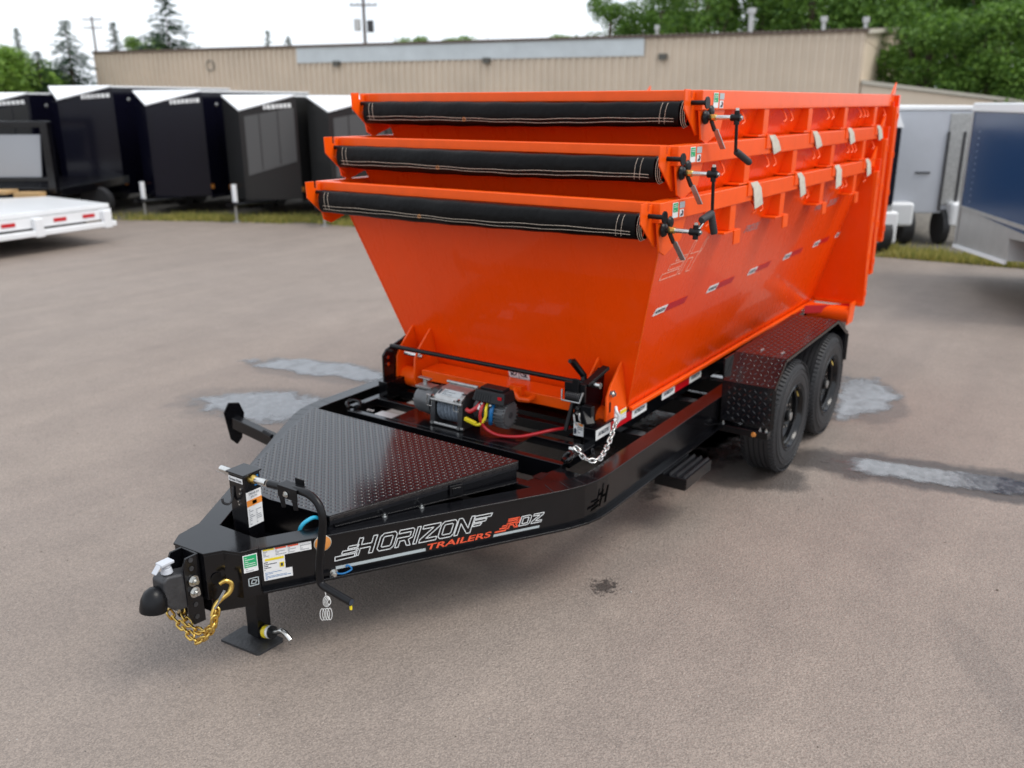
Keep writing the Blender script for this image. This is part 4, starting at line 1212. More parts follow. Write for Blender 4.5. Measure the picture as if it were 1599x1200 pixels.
# --- arm on the far side (spare wheel carrier)
m = MB(); m.bar((1.19, .86, .49), (1.19, 1.31, .55), .055, .075); m.build('spare_wheel_arm', 'black', TR, bevel=.004)
m = MB(); m.prism([(1.155, 1.32, .44), (1.19, 1.305, .40), (1.22, 1.29, .44), (1.245, 1.28, .60), (1.225, 1.295, .67), (1.165, 1.32, .68), (1.13, 1.33, .62)], (.004, .012, 0)); m.build('carrier_plate', 'black', TR, bevel=.002)
m = MB(); m.cyl((1.18, 1.32, .60), (1.18, 1.385, .60), .007, 10); m.build('wheel_stud', 'steel', TR)
m = MB(); m.cyl((1.18, 1.32, .60), (1.18, 1.35, .60), .013, 6); m.build('lug_nut', 'chrome', TR)
m = MB(); m.cyl((1.155, .93, .545), (1.155, 1.0, .56), .014, 10); m.build('arm_pin', 'satin', TR)

# --- tilting sub frame
for s in (-1, 1):
    m = MB(); m.box(1.98, 6.05, s*.745, s*.82, .585, .698); m.build('subframe_rail', 'black', TR, bevel=.003)
    m = MB(); m.box(1.70, 1.98, s*.765, s*.82, .56, .61); m.build('subframe_rail', 'black', TR, bevel=.003)
m = MB(); m.box(1.62, 1.665, -.82, .76, .50, .61); m.build('subframe_front_beam', 'black', TR, bevel=.004)
m = MB(); m.box(1.63, 1.70, -.80, .75, .495, .51); m.build('subframe_beam_flange', 'black', TR)
m = MB(); m.box(1.90, 1.94, -.765, .765, .56, .61); m.build('subframe_cross_tube', 'black', TR, bevel=.003)
m = MB(); m.box(2.12, 2.17, -.76, .76, .55, .61); m.build('subframe_cross_tube', 'black', TR, bevel=.003)
for x in (2.9, 3.7, 4.5, 5.3, 5.95):
    m = MB(); m.box(x, x+.06, -.744, .744, .59, .68); m.build('subframe_cross_tube', 'black', TR, bevel=.003)
m = MB(); m.plate([(1.66, .42), (1.66, -.46), (1.895, -.46), (1.895, .42)], .602, .612); m.build('winch_plate', 'black', TR, bevel=.002)
m = MB(); m.box(1.67, 1.75, .44, .58, .600, .604); m.build('small_cover_plate', 'alu', TR)
m = MB()
for y in (.61, .63, .65): m.bar((1.685, y, .612), (1.71, y+.004, .612), .004, .006)
m.build('tie_strap', 'wire', TR)
for y, s in ((.745, 1), (-.80, -1)):
    m = MB(); m.tube(smoothpath([(1.70, y-.02*s, .615), (1.72, y, .640), (1.70, y+.04*s, .652), (1.66, y+.05*s, .640), (1.65, y+.03*s, .618)], 5), .012, 8)
    m.bar((1.66, y-.02, .62), (1.76, y+.02, .62), .03, .014); m.build('tie_down_loop', 'black', TR)
m = MB(); m.cyl((1.75, -.79, .655), (1.75, -.835, .655), .012, 10); m.build('shackle_bolt', 'chrome', TR)
# winch cross plate under beam, reflecting strip behind
m = MB(); m.box(1.43, 1.60, -.9, .9, .45, .46); m.build('belly_plate', 'black', TR)
# hinge uprights
def upright(ys, name, pts):
    mm = MB(); mm.prism([(x, ys, z) for x, z in pts], (0, .016, 0)); return mm.build(name, 'black', TR, bevel=.003)
upright(.80, 'hinge_upright', [(2.02, .55), (2.02, .865), (2.055, .90), (2.30, .965), (2.36, .955), (2.36, .88), (2.24, .72), (2.24, .55)])
upright(-.72, 'hinge_upright', [(2.02, .55), (2.02, .90), (2.06, .935), (2.20, .99), (2.26, .975), (2.24, .80), (2.20, .72), (2.20, .55)])
for z in (.845, .80):
    m = MB(); m.cyl((2.06, .7995, z), (2.06, .796, z), .013, 10); m.build('bolt_hole', 'chrome', TR)
m = MB(); m.prism([(2.02, -.70, .60), (2.19, -.70, .60), (2.19, -.62, .60), (2.02, -.62, .60)], (0, 0, .01)); m.build('upright_foot', 'black', TR)
m = MB(); m.box(2.02, 2.03, -.722, -.655, .56, .93); m.build('upright_face', 'black', TR, bevel=.002)
mm = MB(); uf = Decal((2.018, 0, 0), (0, -1, 0), (0, 0, 1), (-1, 0, 0), .0015); uf.rect(mm, .657, .722, .622, .702); lb = mm.build('sticker', 'white', TR)
m = MB(); uf.lift = .0028; uf.rect(m, .670, .718, .683, .698); m.build('label_band', 'orange_print', lb)
m = MB(); uf.lift = .0028; uf.poly(m, [(.660, .63), (.675, .63), (.678, .655), (.668, .67), (.660, .66)]); small_print(m, uf, .683, .718, .628, .678, 5, 6, .45); m.build('label_print', 'darktxt', lb)
# latch linkage on the near upright
lk = MB(); lk.box(2.0, 2.018, -.735, -.60, .83, .94); lk.box(1.985, 2.0, -.70, -.66, .86, .97); lk.bar((2.03, -.72, .93), (2.20, -.76, 1.0), .05, .02); lk.build('latch_block', 'satin', TR, bevel=.004)
m = MB()
for k in range(8): m.lathe([(.020, k*.012), (.024, k*.012+.004), (.020, k*.012+.008)], (1.985, -.625, .868), (0, -1, 0), 14)
m.build('return_spring', 'iron', TR)
m = MB(); m.tube([(1.975, -.60, .90), (1.965, -.605, .84), (1.965, -.72, .84), (1.98, -.735, .90)], .006, 8); m.build('spring_clip', 'steel', TR)
m = MB(); m.box(1.96, 2.0, -.80, -.735, .72, .83); m.bar((1.98, -.76, .80), (1.94, -.81, .74), .05, .012); m.build('latch_link', 'satin', TR, bevel=.003)
for a, b in (((2.0, -.665, .75), (1.98, -.715, .695)), ((2.0, -.70, .765), (1.98, -.745, .71))):
    m = MB(); m.tube([a, lerp(a, b, .5)+Vector((-.02, 0, 0)), b], .006, 8); m.build('linkage_rod', 'steel', TR)
m = MB(); m.cyl((2.08, -.735, .925), (2.08, -.79, .925), .018, 12); m.build('pivot_pin', 'chrome', TR)
for z in (.79, .76): 
    m = MB(); m.cyl((2.017, -.68, z), (2.010, -.68, z), .010, 10); m.build('bolt', 'chrome', TR)
m = MB(); m.cyl((2.085, .79, .920), (2.085, -.69, .920), .0145, 12); m.build('latch_rod', 'satin', TR, 'long black round bar across the front')
m = MB(); m.tube([(2.055, -.60, 1.045), (2.09, -.60, 1.035), (2.14, -.645, .945), (2.12, -.66, .90)], [.012, .022, .020, .018], 10); m.build('lever_handle', 'satin', TR)
m = MB(); m.tube([(2.12, -.625, .905), (2.02, -.60, .635)], [.016, .014], 10); m.build('lever_bar', 'satin', TR)
# reflective tape and plates on the near rail
rl = Decal((0, -.82, 0), (1, 0, 0), (0, 0, 1), (0, -1, 0), .0012)
for x0, x1, c_ in ((1.982, 2.155, 'white'), (2.157, 2.425, 'red'), (2.427, 2.622, 'white'), (2.842, 3.036, 'white'), (3.038, 3.27, 'red'), (3.272, 3.47, 'white'), (5.28, 5.44, 'white'), (5.442, 5.72, 'red'), (5.722, 5.91, 'white')):
    m = MB(); rl.lift = .0012; rl.rect(m, x0, x1, .630, .690); o = m.build('reflective_tape', c_, TR)
    m = MB(); rl.lift = .0024
    if c_ == 'white':
        text_on(m, rl, 'HORIZON', x0+.025, .650, x1-.02, .024, shear=.6, bold=.03); m.build('tape_print', 'darktxt', o)
m = MB(); m.box(5.05, 5.60, -.819, -.74, .56, .63); m.build('rear_bracket', 'iron', TR, bevel=.003)
m = MB(); rl.lift = .0024; rl.rect(m, 5.42, 5.49, .565, .612); m.build('sticker', 'pad', TR)
m = MB(); m.cyl((5.9, -.78, .56), (5.9, -.84, .56), .05, 16); m.build('hoist_knuckle', 'black', TR, bevel=.004)
# silver chain at the near front corner
chain(TR, 'retaining_chain', [(1.748, -.82, .675), (1.745, -.85, .655), (1.716, -.90, .636), (1.735, -.94, .622), (1.79, -.955, .618), (1.86, -.94, .624), (1.95, -.92, .645), (2.062, -.89, .690), (2.138, -.865, .715)], .021, .0115, .0048, 'chrome', label='silver retaining chain hanging in a loop')
chain(TR, 'hanging_chain', [(1.93, -.83, .60), (1.935, -.835, .56), (1.94, -.835, .51)], .016, .009, .0035, 'iron')
m = MB(); m.tube(smoothpath([(2.145, -.862, .690), (2.16, -.872, .715), (2.155, -.872, .74), (2.14, -.865, .77), (2.16, -.850, .785), (2.175, -.842, .76), (2.165, -.848, .73), (2.14, -.862, .705), (2.125, -.865, .725)], 6), .009, 10); m.build('chain_hook', 'white_paint', TR, 'pale zinc grab hook')

# --- winch
WX, WZ = 1.815, .722
M['winchframe'] = mat('winch_frame_black', (0.03, 0.03, 0.032), 0.4, metal=0.2)
W = MB(); W.box(WX-.09, WX+.08, -.075, .165, .6125, .618)
for y in (.13, -.075):
    W.prism([(WX-.10, y, .613), (WX+.09, y, .613), (WX+.075, y, .80), (WX+.02, y, .83), (WX-.05, y, .825), (WX-.085, y, .78)], (0, .035, 0))
winch = W.build('winch', 'winchframe', TR, 'grey electric winch with black control box', bevel=.006)
m = MB(); m.lathe([(0, .0), (.052, .002), (.072, .012), (.080, .03), (.080, .09), (.086, .095), (.086, .145), (0, .145)], (WX, .325, WZ), (0, -1, 0), 32); m.build('gearbox', 'winchgrey', winch)
m = MB(); m.box(WX-.04, WX+.04, .20, .32, .80, .815); m.cyl((WX+.02, .29, .80), (WX+.02, .29, .845), .014, 10); m.bar((WX+.02, .335, .85), (WX+.02, .245, .845), .03, .008); m.build('clutch_lever', 'steel', winch, bevel=.002)
for k in range(5):
    a = 2*pi*k/5+.5
    m = MB(); m.cyl((WX+cos(a)*.06, .321, WZ+sin(a)*.06), (WX+cos(a)*.06, .312, WZ+sin(a)*.06), .006, 8); m.build('bolt', 'chrome', winch)
m = MB(); prof = []
for k in range(13):
    y = .005+k*.0135
    prof += [(.072, y), (.080, y+.0045), (.080, y+.009), (.072, y+.0135)]
m.lathe(prof, (WX-.005, .128, WZ-.012), (0, -1, 0), 28); m.build('rope_drum', 'rope', winch)
m = MB()
for k in range(6):
    y0 = .12-.028*k; m.tube([(WX+cos(a)*.083, y0-.02*(a-pi*.6)/pi*1.0, WZ-.01+sin(a)*.083) for a in [pi*.6+pi*.9*q/12 for q in range(13)]], .0062, 6)
m.build('rope_strand', 'rope', winch)
# top cover and tie rods
m = MB(); m.prism([(WX-.105, .125, .783), (WX-.095, .125, .800), (WX-.02, .125, .835), (WX+.06, .125, .838), (WX+.06, .125, .828), (WX-.02, .125, .825), (WX-.09, .125, .788)], (0, -.20, 0)); cov = m.build('top_cover', 'steel', winch, 'bright aluminium top cover', bevel=.002)
cdc = Decal((WX-.095, 0, .800), (0, -1, 0), (.075, 0, .035), (-.035, 0, .075), .001)
m = MB(); cdc.rect(m, -.09, .05, .014, .066); m.build('cover_label', 'silver_vinyl', cov)
m = MB(); cdc.lift = .002; small_print(m, cdc, -.085, .03, .02, .06, 4, 3, .35); cdc.rect(m, -.115, -.105, .02, .06); m.build('label_print', 'darktxt', cov)
for (dx, z) in ((-.105, .778), (-.095, .625), (.055, .845)):
    m = MB(); m.cyl((WX+dx, .145, z), (WX+dx, -.085, z), .0085, 10); m.build('tie_rod', 'steel', winch)
for y in (.155, -.045):
    m = MB(); m.tube([(WX-.105, y+.018, .80), (WX-.112, y+.018, .735), (WX-.112, y-.018, .735), (WX-.105, y-.018, .80)], .004, 6, closed=True); m.build('wire_loop', 'chrome', winch)
for y, z in ((.145, .63), (-.055, .63), (-.06, .80), (-.065, .775), (.135, .795)):
    m = MB(); m.cyl((WX-.098, y, z), (WX-.110, y, z), .010, 8); m.build('bolt', 'chrome', winch)
m = MB(); m.lathe([(0, 0), (.05, 0), (.060, .006), (.060, .03), (.052, .035), (.052, .16), (.07, .165), (.072, .22), (.064, .232), (0, .234)], (WX+.03, -.10, .728), (0, -1, 0), 30); m.build('motor', 'winchgrey', winch)
for k in range(22):
    a = 2*pi*k/22
    m = MB(); c = Vector((WX+.03, -.30, .728)); d = Vector((cos(a), 0, sin(a)))
    m.bar(c+d*.073+Vector((0, .035, 0)), c+d*.073+Vector((0, -.03, 0)), .008, .020, d); m.build('cooling_fin', 'winchgrey', winch)
m = MB(); m.lathe([(0, 0), (.018, 0), (.018, .003), (0, .003)], (WX+.03, -.3345, .728), (0, -1, 0), 12); m.build('motor_badge', 'iron', winch)
m = MB()
bx = [(-.115, .0), (-.34, .0)]
m.hexa([(WX-.06, -.345, .805), (WX+.075, -.345, .805), (WX+.075, -.12, .805), (WX-.06, -.12, .805), (WX-.035, -.335, .872), (WX+.065, -.335, .872), (WX+.065, -.135, .872), (WX-.035, -.135, .872)])
m.build('control_box', 'plastic', winch, bevel=.008)
m = MB(); m.box(WX-.02, WX+.055, -.315, -.155, .8725, .885); m.build('control_box_lid', 'plastic', winch, bevel=.004)
for k in range(7):
    y = -.145-.017*k; m = MB(); m.bar((WX-.058, y, .812), (WX-.040, y, .858), .005, .004); m.build('box_rib', 'plastic', winch)
m = MB(); m.box(WX-.052, WX-.046, -.325, -.30, .835, .852); m.build('red_badge', 'red', winch)
def cable(pts, r, mt, name='cable', lab=None):
    mm = MB(); mm.tube(smoothpath(pts, 7), r, 10); return mm.build(name, mt, winch, lab)
cable([(WX-.02, -.19, .80), (WX-.07, -.20, .775), (WX-.085, -.20, .72), (WX-.075, -.22, .665), (WX-.06, -.27, .632), (WX-.05, -.34, .625), (WX-.02, -.43, .632), (WX+.04, -.50, .645), (WX+.12, -.56, .655), (WX+.25, -.60, .64)], .0095, 'redcable', lab='thick red battery cable curving to the right')
cable([(WX-.03, -.17, .79), (WX-.07, -.16, .765), (WX-.085, -.13, .745), (WX-.08, -.10, .748)], .013, 'redcable')
cable([(WX-.02, -.215, .80), (WX-.06, -.225, .77), (WX-.07, -.225, .72), (WX-.085, -.20, .680), (WX-.09, -.17, .672)], .009, 'yellow', lab='yellow cable with plug')
m = MB(); m.bar((WX-.09, -.175, .678), (WX-.10, -.10, .700), .022, .022); m.build('yellow_plug', 'yellow', winch, bevel=.004)
cable([(WX+.0, -.245, .80), (WX-.045, -.255, .77), (WX-.05, -.25, .71), (WX-.03, -.235, .675)], .013, 'bluecable', lab='blue cable')
cable([(WX-.01, -.175, .80), (WX-.05, -.18, .785), (WX-.07, -.175, .76)], .008, 'white')
for y in (-.19, -.25): bolt(winch, (WX-.055, y, .792), (-1, 0, 0), .008, .008)

# --- step
st = MB(); st.box(2.36, 2.74, -1.215, -1.00, .337, .350); st.build('step', 'black', TR, bevel=.002)
m = MB(); m.box(2.36, 2.366, -1.215, -1.02, .28, .336); m.box(2.734, 2.74, -1.215, -1.02, .28, .336); m.box(2.366, 2.734, -1.221, -1.2155, .285, .352); m.build('step_side', 'black', TR)
m = MB()
for y in (-1.195, -1.15, -1.105, -1.06, -1.02):
    m.box(2.37, 2.73, y-.012, y-.004, .3505, .360)
    for k in range(18): m.box(2.375+k*.02, 2.383+k*.02, y-.010, y-.005, .3625, .368)
m.build('step_tread', 'iron', TR)
for x in (2.38, 2.68):
    m = MB(); m.box(x, x+.05, -1.02, -.93, .30, .345); m.build('step_arm', 'black', TR, bevel=.003)
m = MB(); m.box(2.15, 2.95, -1.0, -.95, .33, .384); m.build('step_mount', 'black', TR, bevel=.003)
# --- fender bracket with amber lamp
m = MB(); m.box(3.16, 3.22, -1.42, -1.08, .385, .43); m.build('fender_bracket', 'black', TR, bevel=.003)
m = MB(); m.lathe([(0, .008), (.014, .007), (.017, 0)], (3.159, -1.33, .405), (-1, 0, 0), 14); m.build('marker_lamp', 'amber', TR)
for y in (-1.40, -1.36, -1.11): bolt(TR, (3.19, y, .43), (0, 0, 1), .009, .012)
m = MB(); m.tube(smoothpath([(2.95, -1.02, .52), (3.0, -1.07, .47), (3.12, -1.085, .44), (3.18, -1.10, .43)], 5), .004, 6); m.build('lamp_wire', 'satin', TR)
# --- fenders, wheels on both sides
FP = [(3.20, .45), (3.20, .72), (3.39, .872), (4.59, .893), (4.90, .735), (4.90, .52)]
for s in (-1, 1):
    yo, yi = s*1.43, s*1.085
    m = MB()
    for i in range(len(FP)-1):
        (xa, za), (xb, zb) = FP[i], FP[i+1]; t = Vector((xb-xa, 0, zb-za)).normalized(); n_ = Vector((-t.z, 0, t.x))*.005
        m.hexa([Vector((xa, min(yo, yi), za))-n_, Vector((xb, min(yo, yi), zb))-n_, Vector((xb, max(yo, yi), zb))-n_, Vector((xa, max(yo, yi), za))-n_, (xa, min(yo, yi), za), (xb, min(yo, yi), zb), (xb, max(yo, yi), zb), (xa, max(yo, yi), za)])
    fen = m.build('fender', 'plate', TR)
    m = MB()
    for i in range(len(FP)-1):
        (xa, za), (xb, zb) = FP[i], FP[i+1]; a_ = Vector((xa, yo, za)); b_ = Vector((xb, yo, zb)); L_ = (b_-a_).length
        m.bar(a_+Vector((0, -s*.002, -.012)), b_+Vector((0, -s*.002, -.012)), .004, .026)
    m.build('fender_edge', 'black', fen)
    for i in range(len(FP)-1):
        if s == 1 and i not in (0, 1, 2): continue
        (xa, za), (xb, zb) = FP[i], FP[i+1]; a_ = Vector((xa, yo, za)); b_ = Vector((xb, yo, zb)); L_ = (b_-a_).length
        uu = (b_-a_).normalized()
        m = MB()
        o_ = a_ if s == -1 else Vector((xa, yi, za))
        v_ = Vector((0, 1, 0))
        diamond_plate(m, o_, uu, v_, [(.004, .004), (L_-.004, .004), (L_-.004, .34), (.004, .34)], .0345, .0019, .029, .0080)
        m.build('tread_pattern', 'platebar', fen, smooth=0, kind='stuff')
    for y in (1.22, 1.36):
        for x in (3.50, 3.53):
            bolt(fen, (x, s*y, .8745), (0, 0, 1), .008, .005)
    m = MB(); m.box(3.22, 4.88, s*1.0735, s*1.084, .40, .86); m.build('fender_inner_wall', 'black', TR)
    for x in (3.685, 4.558):
        if True:
            m = MB(); R_ = .39; w2 = .118; yc = s*1.302
            pr = [(.205, -.095), (.215, -.108), (.25, -.118), (.31, -.120), (.352, -.112), (.375, -.098), (.384, -.088)]
            treads = []
            g = (-.052, -.018, .018, .052)
            for gy in g: treads += [(.3895, gy-.005), (.381, gy-.0035), (.381, gy+.0035), (.3895, gy+.005)]
            full = pr+[(.389, -.082)]+treads+[(.389, .082)]+[(r, -h) for r, h in reversed(pr)]
            m.lathe(full, (x, yc, .39), (0, 1, 0), 72)
            wheel = m.build('wheel', 'rubber', TR, label='black trailer tyre with ribbed tread and sidewall', smooth=28)
            m = MB()
            for k in range(72):   # shoulder blocks
                a = 2*pi*k/72
                for sd_ in (-1, 1):
                    c = Vector((x+cos(a)*.3835, yc+sd_*.095, .39+sin(a)*.3835)); tdir = Vector((-sin(a), 0, cos(a))); nrm = Vector((cos(a), sd_*.45, sin(a))).normalized()
                    m.bar(c-tdir*.0105, c+tdir*.0105, .036, .010, nrm)
            m.build('tread_block', 'rubber', wheel, kind='stuff')
            m = MB(); sg = s
            for rr_ in (.335, .30, .235): m.lathe([(rr_-.0025, .1185), (rr_, .1225), (rr_+.0025, .1185)], (x, yc, .39), (0, sg, 0), 60)
            m.build('sidewall_ring', 'rubber', wheel)
            m = MB(); m.lathe([(.214, .104), (.222, .112), (.212, .118), (.203, .108), (.198, .085), (.186, .078), (.182, .05), (.150, .02), (.12, .012), (.105, .028), (.088, .036), (.060, .030), (.045, .034), (0, .034)], (x, yc, .39), (0, s, 0), 48)
            m.lathe([(.205, -.10), (.198, 0), (.186, .078)], (x, yc, .39), (0, s, 0), 40)
            rim = m.build('rim', 'black', wheel)
            m = MB(); m.lathe([(.062, .03), (.060, .055), (.050, .07), (.040, .072), (.038, .09), (.026, .096), (0, .097)], (x, yc, .39), (0, s, 0), 26); m.build('hub', 'satin', wheel)
            m = MB(); m.lathe([(.030, .0965), (.030, .104), (.020, .107), (0, .107)], (x, yc, .39), (0, s, 0), 18); m.build('hub_cap', 'steel', wheel)
            for k in range(8):
                a = 2*pi*k/8+.2; p = Vector((x+cos(a)*.082, yc+s*.036, .39+sin(a)*.082)); mb_ = MB(); mb_.cyl(p, p+Vector((0, s*.040, 0)), .0135, 6, .010); mb_.build('lug_nut', 'chrome', wheel)
            for k in range(8):
                a = 2*pi*k/8; mb_ = MB(); mb_.cyl((x+cos(a)*.145, yc+s*.0195, .39+sin(a)*.145), (x+cos(a)*.145, yc+s*.0215, .39+sin(a)*.145), .016, 12); mb_.build('rim_hole', 'darktxt', wheel)
            a = .9 if x < 4 else 1.1; m = MB(); p = Vector((x+cos(a)*.19, yc+s*.09, .39+sin(a)*.19)); m.cyl(p, p+Vector((-cos(a)*.035, s*.02, -sin(a)*.035)), .005, 8); m.build('valve_stem', 'gold', wheel)
for x in (3.685, 4.558):
    m = MB(); m.cyl((x, -1.2, .39), (x, 1.2, .39), .042, 14); m.build('axle', 'black', TR)
    for s in (-1, 1):
        m = MB(); m.bar((x-.3, s*.98, .40), (x, s*.98, .345), .05, .022); m.bar((x, s*.98, .345), (x+.3, s*.98, .40), .05, .022); m.build('leaf_spring', 'satin', TR)
m = MB(); m.box(2.6, 3.4, -.4, .4, .40, .46); m.build('hydraulic_cradle', 'black', TR)
# ================================================================== BACKGROUND
def cargo(px, py, rot, w_, h_, nose, length, skin, face, label, zb=.42, capdrop=.33, letter=True, seed=0, jack=True):
    """v-nose enclosed trailer; local +x runs from nose to tail"""
    r = empty('cargo_trailer', (px, py, 0), label, 'trailer', 'enclosed cargo trailers parked in a row', rz=rot)
    hw = w_/2; L = length; sh_ = .28
    m = MB(); m.box(nose, L, -hw, hw, zb, h_-.03); m.build('body', skin, r, bevel=.02)
    m = MB(); m.prism([(.02, 0, zb), (nose-.002, -hw, zb), (nose-.002, hw, zb)], (0, 0, h_-capdrop-zb)); m.build('nose', skin, r, bevel=.01)
    # wedge under the sloping cap
    m = MB(); z0 = h_-capdrop+.002; m.add([(.02, 0, z0), (nose-.002, -hw, z0), (nose-.002, hw, z0), (nose-.002, -hw, h_-.03), (nose-.002, hw, h_-.03)], [(0, 2, 1), (1, 2, 4, 3), (0, 1, 3), (0, 4, 2), (0, 3, 4)]); m.build('nose_wedge', skin, r)
    m = MB(); zl = h_-capdrop+.012
    m.add([(-.02, 0, zl), (nose, -hw-.015, h_-.012), (nose, hw+.015, h_-.012), (-.02, 0, zl+.03), (nose, -hw-.015, h_+.018), (nose, hw+.015, h_+.018)], [(0, 2, 1), (3, 4, 5), (0, 1, 4, 3), (1, 2, 5, 4), (2, 0, 3, 5)]); m.build('nose_cap', 'roofwhite', r)
    m = MB(); m.box(nose+.002, L, -hw, hw, h_-.028, h_+.012); m.build('roof', 'roofwhite', r)
    # lower stone guard and seams
    d = Vector((nose-.022, -hw, 0)).normalized(); n_ = Vector((d.y, -d.x, 0)); Ln = Vector((nose-.022, -hw, 0)).length
    dc = Decal((.02, 0, 0), d, (0, 0, 1), n_, .004)
    m = MB(); dc.poly(m, [(.04, zb), (Ln-.02, zb), (Ln-.02, zb+.78), (.04, zb+.50)], .004); m.build('stone_guard', skin, r)
    m = MB(); dc.poly(m, [(.08, zb+.53), (Ln-.05, zb+.81), (Ln-.05, h_-.25), (.08, h_-capdrop-.10)], .004); m.build('nose_panel', face, r)
    m = MB(); dc.rect(m, -.02, .03, zb, h_-capdrop, th=.012); m.build('nose_corner', skin, r)
    m = MB(); dc.rect(m, Ln-.03, Ln+.01, zb, h_-.06, th=.01); m.build('edge_trim', skin, r)
    if letter:
        m = MB(); rnd = random.Random(seed); x = Ln*.42; dc.lift = .012
        while x < Ln-.12:
            wl = rnd.uniform(.04, .09); dc.rect(m, x, x+wl, h_-.27+ (x/Ln)*.08-.05, h_-.18+(x/Ln)*.08-.05); x += wl+.02
        m.build('lettering', 'white', r)
    for q in (.33, .66):
        m = MB(); dc.lift = .009; dc.rect(m, Ln*q-.008, Ln*q+.008, zb+.55+.3*q, h_-capdrop-.06+.2*q, th=.004); m.build('panel_seam', skin, r)
    for q in range(6):
        m = MB(); m.box(nose+.45+q*.62, nose+.47+q*.62, -hw-.006, -hw-.0005, zb+.03, h_-.05); m.build('panel_seam', skin, r)
    # side
    for s in (-1, 1):
        m = MB(); m.box(nose+1.2, nose+2.2, s*hw, s*(hw+.22), .48, .86); m.build('fender', 'white_paint' if s < 0 else skin, r, bevel=.03)
        for q in (0, 1):
            m = MB(); m.cyl((nose+1.45+q*.5, s*(hw-.02), .33), (nose+1.45+q*.5, s*(hw+.2), .33), .33, 24); m.build('wheel', 'rubber', r)
        m = MB(); m.lathe([(0, .03), (.04, .02), (.05, 0)], (nose+.5, s*hw, h_-.3), (0, s, 0), 12); m.build('marker_lamp', 'steel', r)
        m = MB(); m.box(nose+.02, nose+.10, s*hw, s*(hw+.03), zb+.16, zb+.26); m.build('side_lamp', 'amber', r)
        m = MB(); m.box(nose, L, s*hw, s*(hw+.012), zb-.06, zb+.02); m.build('side_skirt', skin, r)
    m = MB(); m.tube([(nose*.6, -hw*.5, zb-.03), (-.55, -.03, zb-.03)], .04, 8); m.tube([(nose*.6, hw*.5, zb-.03), (-.55, .03, zb-.03)], .04, 8); m.box(-.68, -.45, -.06, .06, zb-.06, zb+.02); m.build('tongue', 'black', r)
    if jack:
        m = MB(); m.cyl((-.42, 0, .03), (-.42, 0, .42), .03, 10); m.cyl((-.42, 0, .0), (-.42, 0, .035), .09, 12); jk = m.build('jack', 'steel', r)
        m = MB(); m.cyl((-.42, 0, .42), (-.42, 0, .80), .055, 12); m.build('jack_head', 'white_paint', jk)
    return r
ROT = radians(15)
def nose_at(x, y): return x, y
cargo(10.85, 12.85, ROT, 1.88, 2.61, .72, 5, 'cargo_charcoal', 'cargo_greyface', 'charcoal v-nose cargo trailer with grey front panel, whole nose in view', seed=1)
cargo(11.45, 10.8, ROT, 1.88, 2.58, .72, 5, 'cargo_charcoal', 'cargo_greyface', 'charcoal grey v-nose cargo trailer half hidden behind the orange dumpsters', seed=2)
cargo(10.2, 15.15, ROT, 1.88, 2.72, .72, 5.2, 'cargo_black', 'cargo_black', 'black v-nose cargo trailer in the row, to the left of the charcoal grey ones', seed=3)
cargo(9.66, 17.7, ROT, 1.88, 2.84, .72, 5.2, 'cargo_black', 'cargo_black', 'black v-nose cargo trailer with white roof cap, leftmost whole one in the row', seed=4)
cargo(9.06, 20.3, ROT, 1.9, 2.70, .72, 5.2, 'cargo_black', 'cargo_charcoal', 'black cargo trailer cut by the left edge behind the ramp gate', seed=5, jack=False)

# black equipment trailer with a raised ramp gate, left edge
g = empty('ramp_trailer', (7.32, 15.8, 0), 'black trailer with raised grey ramp gate at the left edge', 'trailer', rz=radians(-55))
m = MB(); m.box(-3.5, .95, -.05, .10, 2.0, 2.12); m.box(-3.5, .95, -.05, .05, .95, 1.02); m.build('gate_frame', 'black', g, bevel=.01)
m = MB(); m.box(.80, .95, -.06, .12, .70, 2.1); m.build('gate_post', 'black', g, bevel=.01)
m = MB(); m.prism([(-3.4, 0, 1.03), (.66, 0, 1.03), (.76, 0, 1.86), (-3.4, 0, 1.86)], (0, .04, 0)); m.build('gate_panel', 'greytxt', g)
m = MB(); m.box(-3.5, 1.0, .05, 3.5, .62, .80); m.build('deck', 'black', g, bevel=.01)
for x in (-.3, .9):
    m = MB(); m.cyl((x, 1.7, .34), (x, 1.95, .34), .34, 24); m.build('wheel', 'rubber', g)
m = MB(); m.box(-3.4, .2, -.6, -.1, .74, .80); m.box(.3, .8, -.5, -.2, .66, .76); m.build('timber', 'wood', g)

# white flatbed
P0 = Vector((7.33, 12.436)); Pl = Vector((5.1, 12.15)); dn = (Vector((5.365, 12.392))-P0).normalized()
f = empty('flatbed_trailer', (7.35, 12.43, 0), 'white flatbed trailer deck with red reflectors at the left edge', 'trailer', rz=radians(180+6))
# local x runs to the left of the picture, local y away... (rotated about z)
m = MB(); m.plate([(0, 0), (3.4, .05), (3.6, -4.6), (-.35, -2.2)], .62, .70); m.build('deck', 'white_paint', f, bevel=.01)
m = MB(); m.box(.02, 3.4, .03, .06, .44, .618); m.build('edge_beam', 'white_paint', f)
m = MB(); m.box(.0, 3.4, .0, .16, .30, .40); m.build('bumper', 'white_paint', f, bevel=.02)
for x in (.38, .95, 1.9, 2.4, 2.9):
    m = MB(); m.box(x, x+.24, .062, .072, .50, .56); m.build('reflector', 'red', f)
for x in (.10, 1.45, 2.85):
    m = MB(); m.box(x, x+.16, .061, .17, .28, .60); m.build('upright_stake', 'white_paint', f, bevel=.02)
m = MB(); m.box(.3, 3.3, -3.6, -.3, .36, .60); m.build('underframe', 'satin', f)
for x in (.9, 2.2):
    m = MB(); m.cyl((x, -2.2, .3), (x, -2.0, .3), .3, 20); m.build('wheel', 'rubber', f)

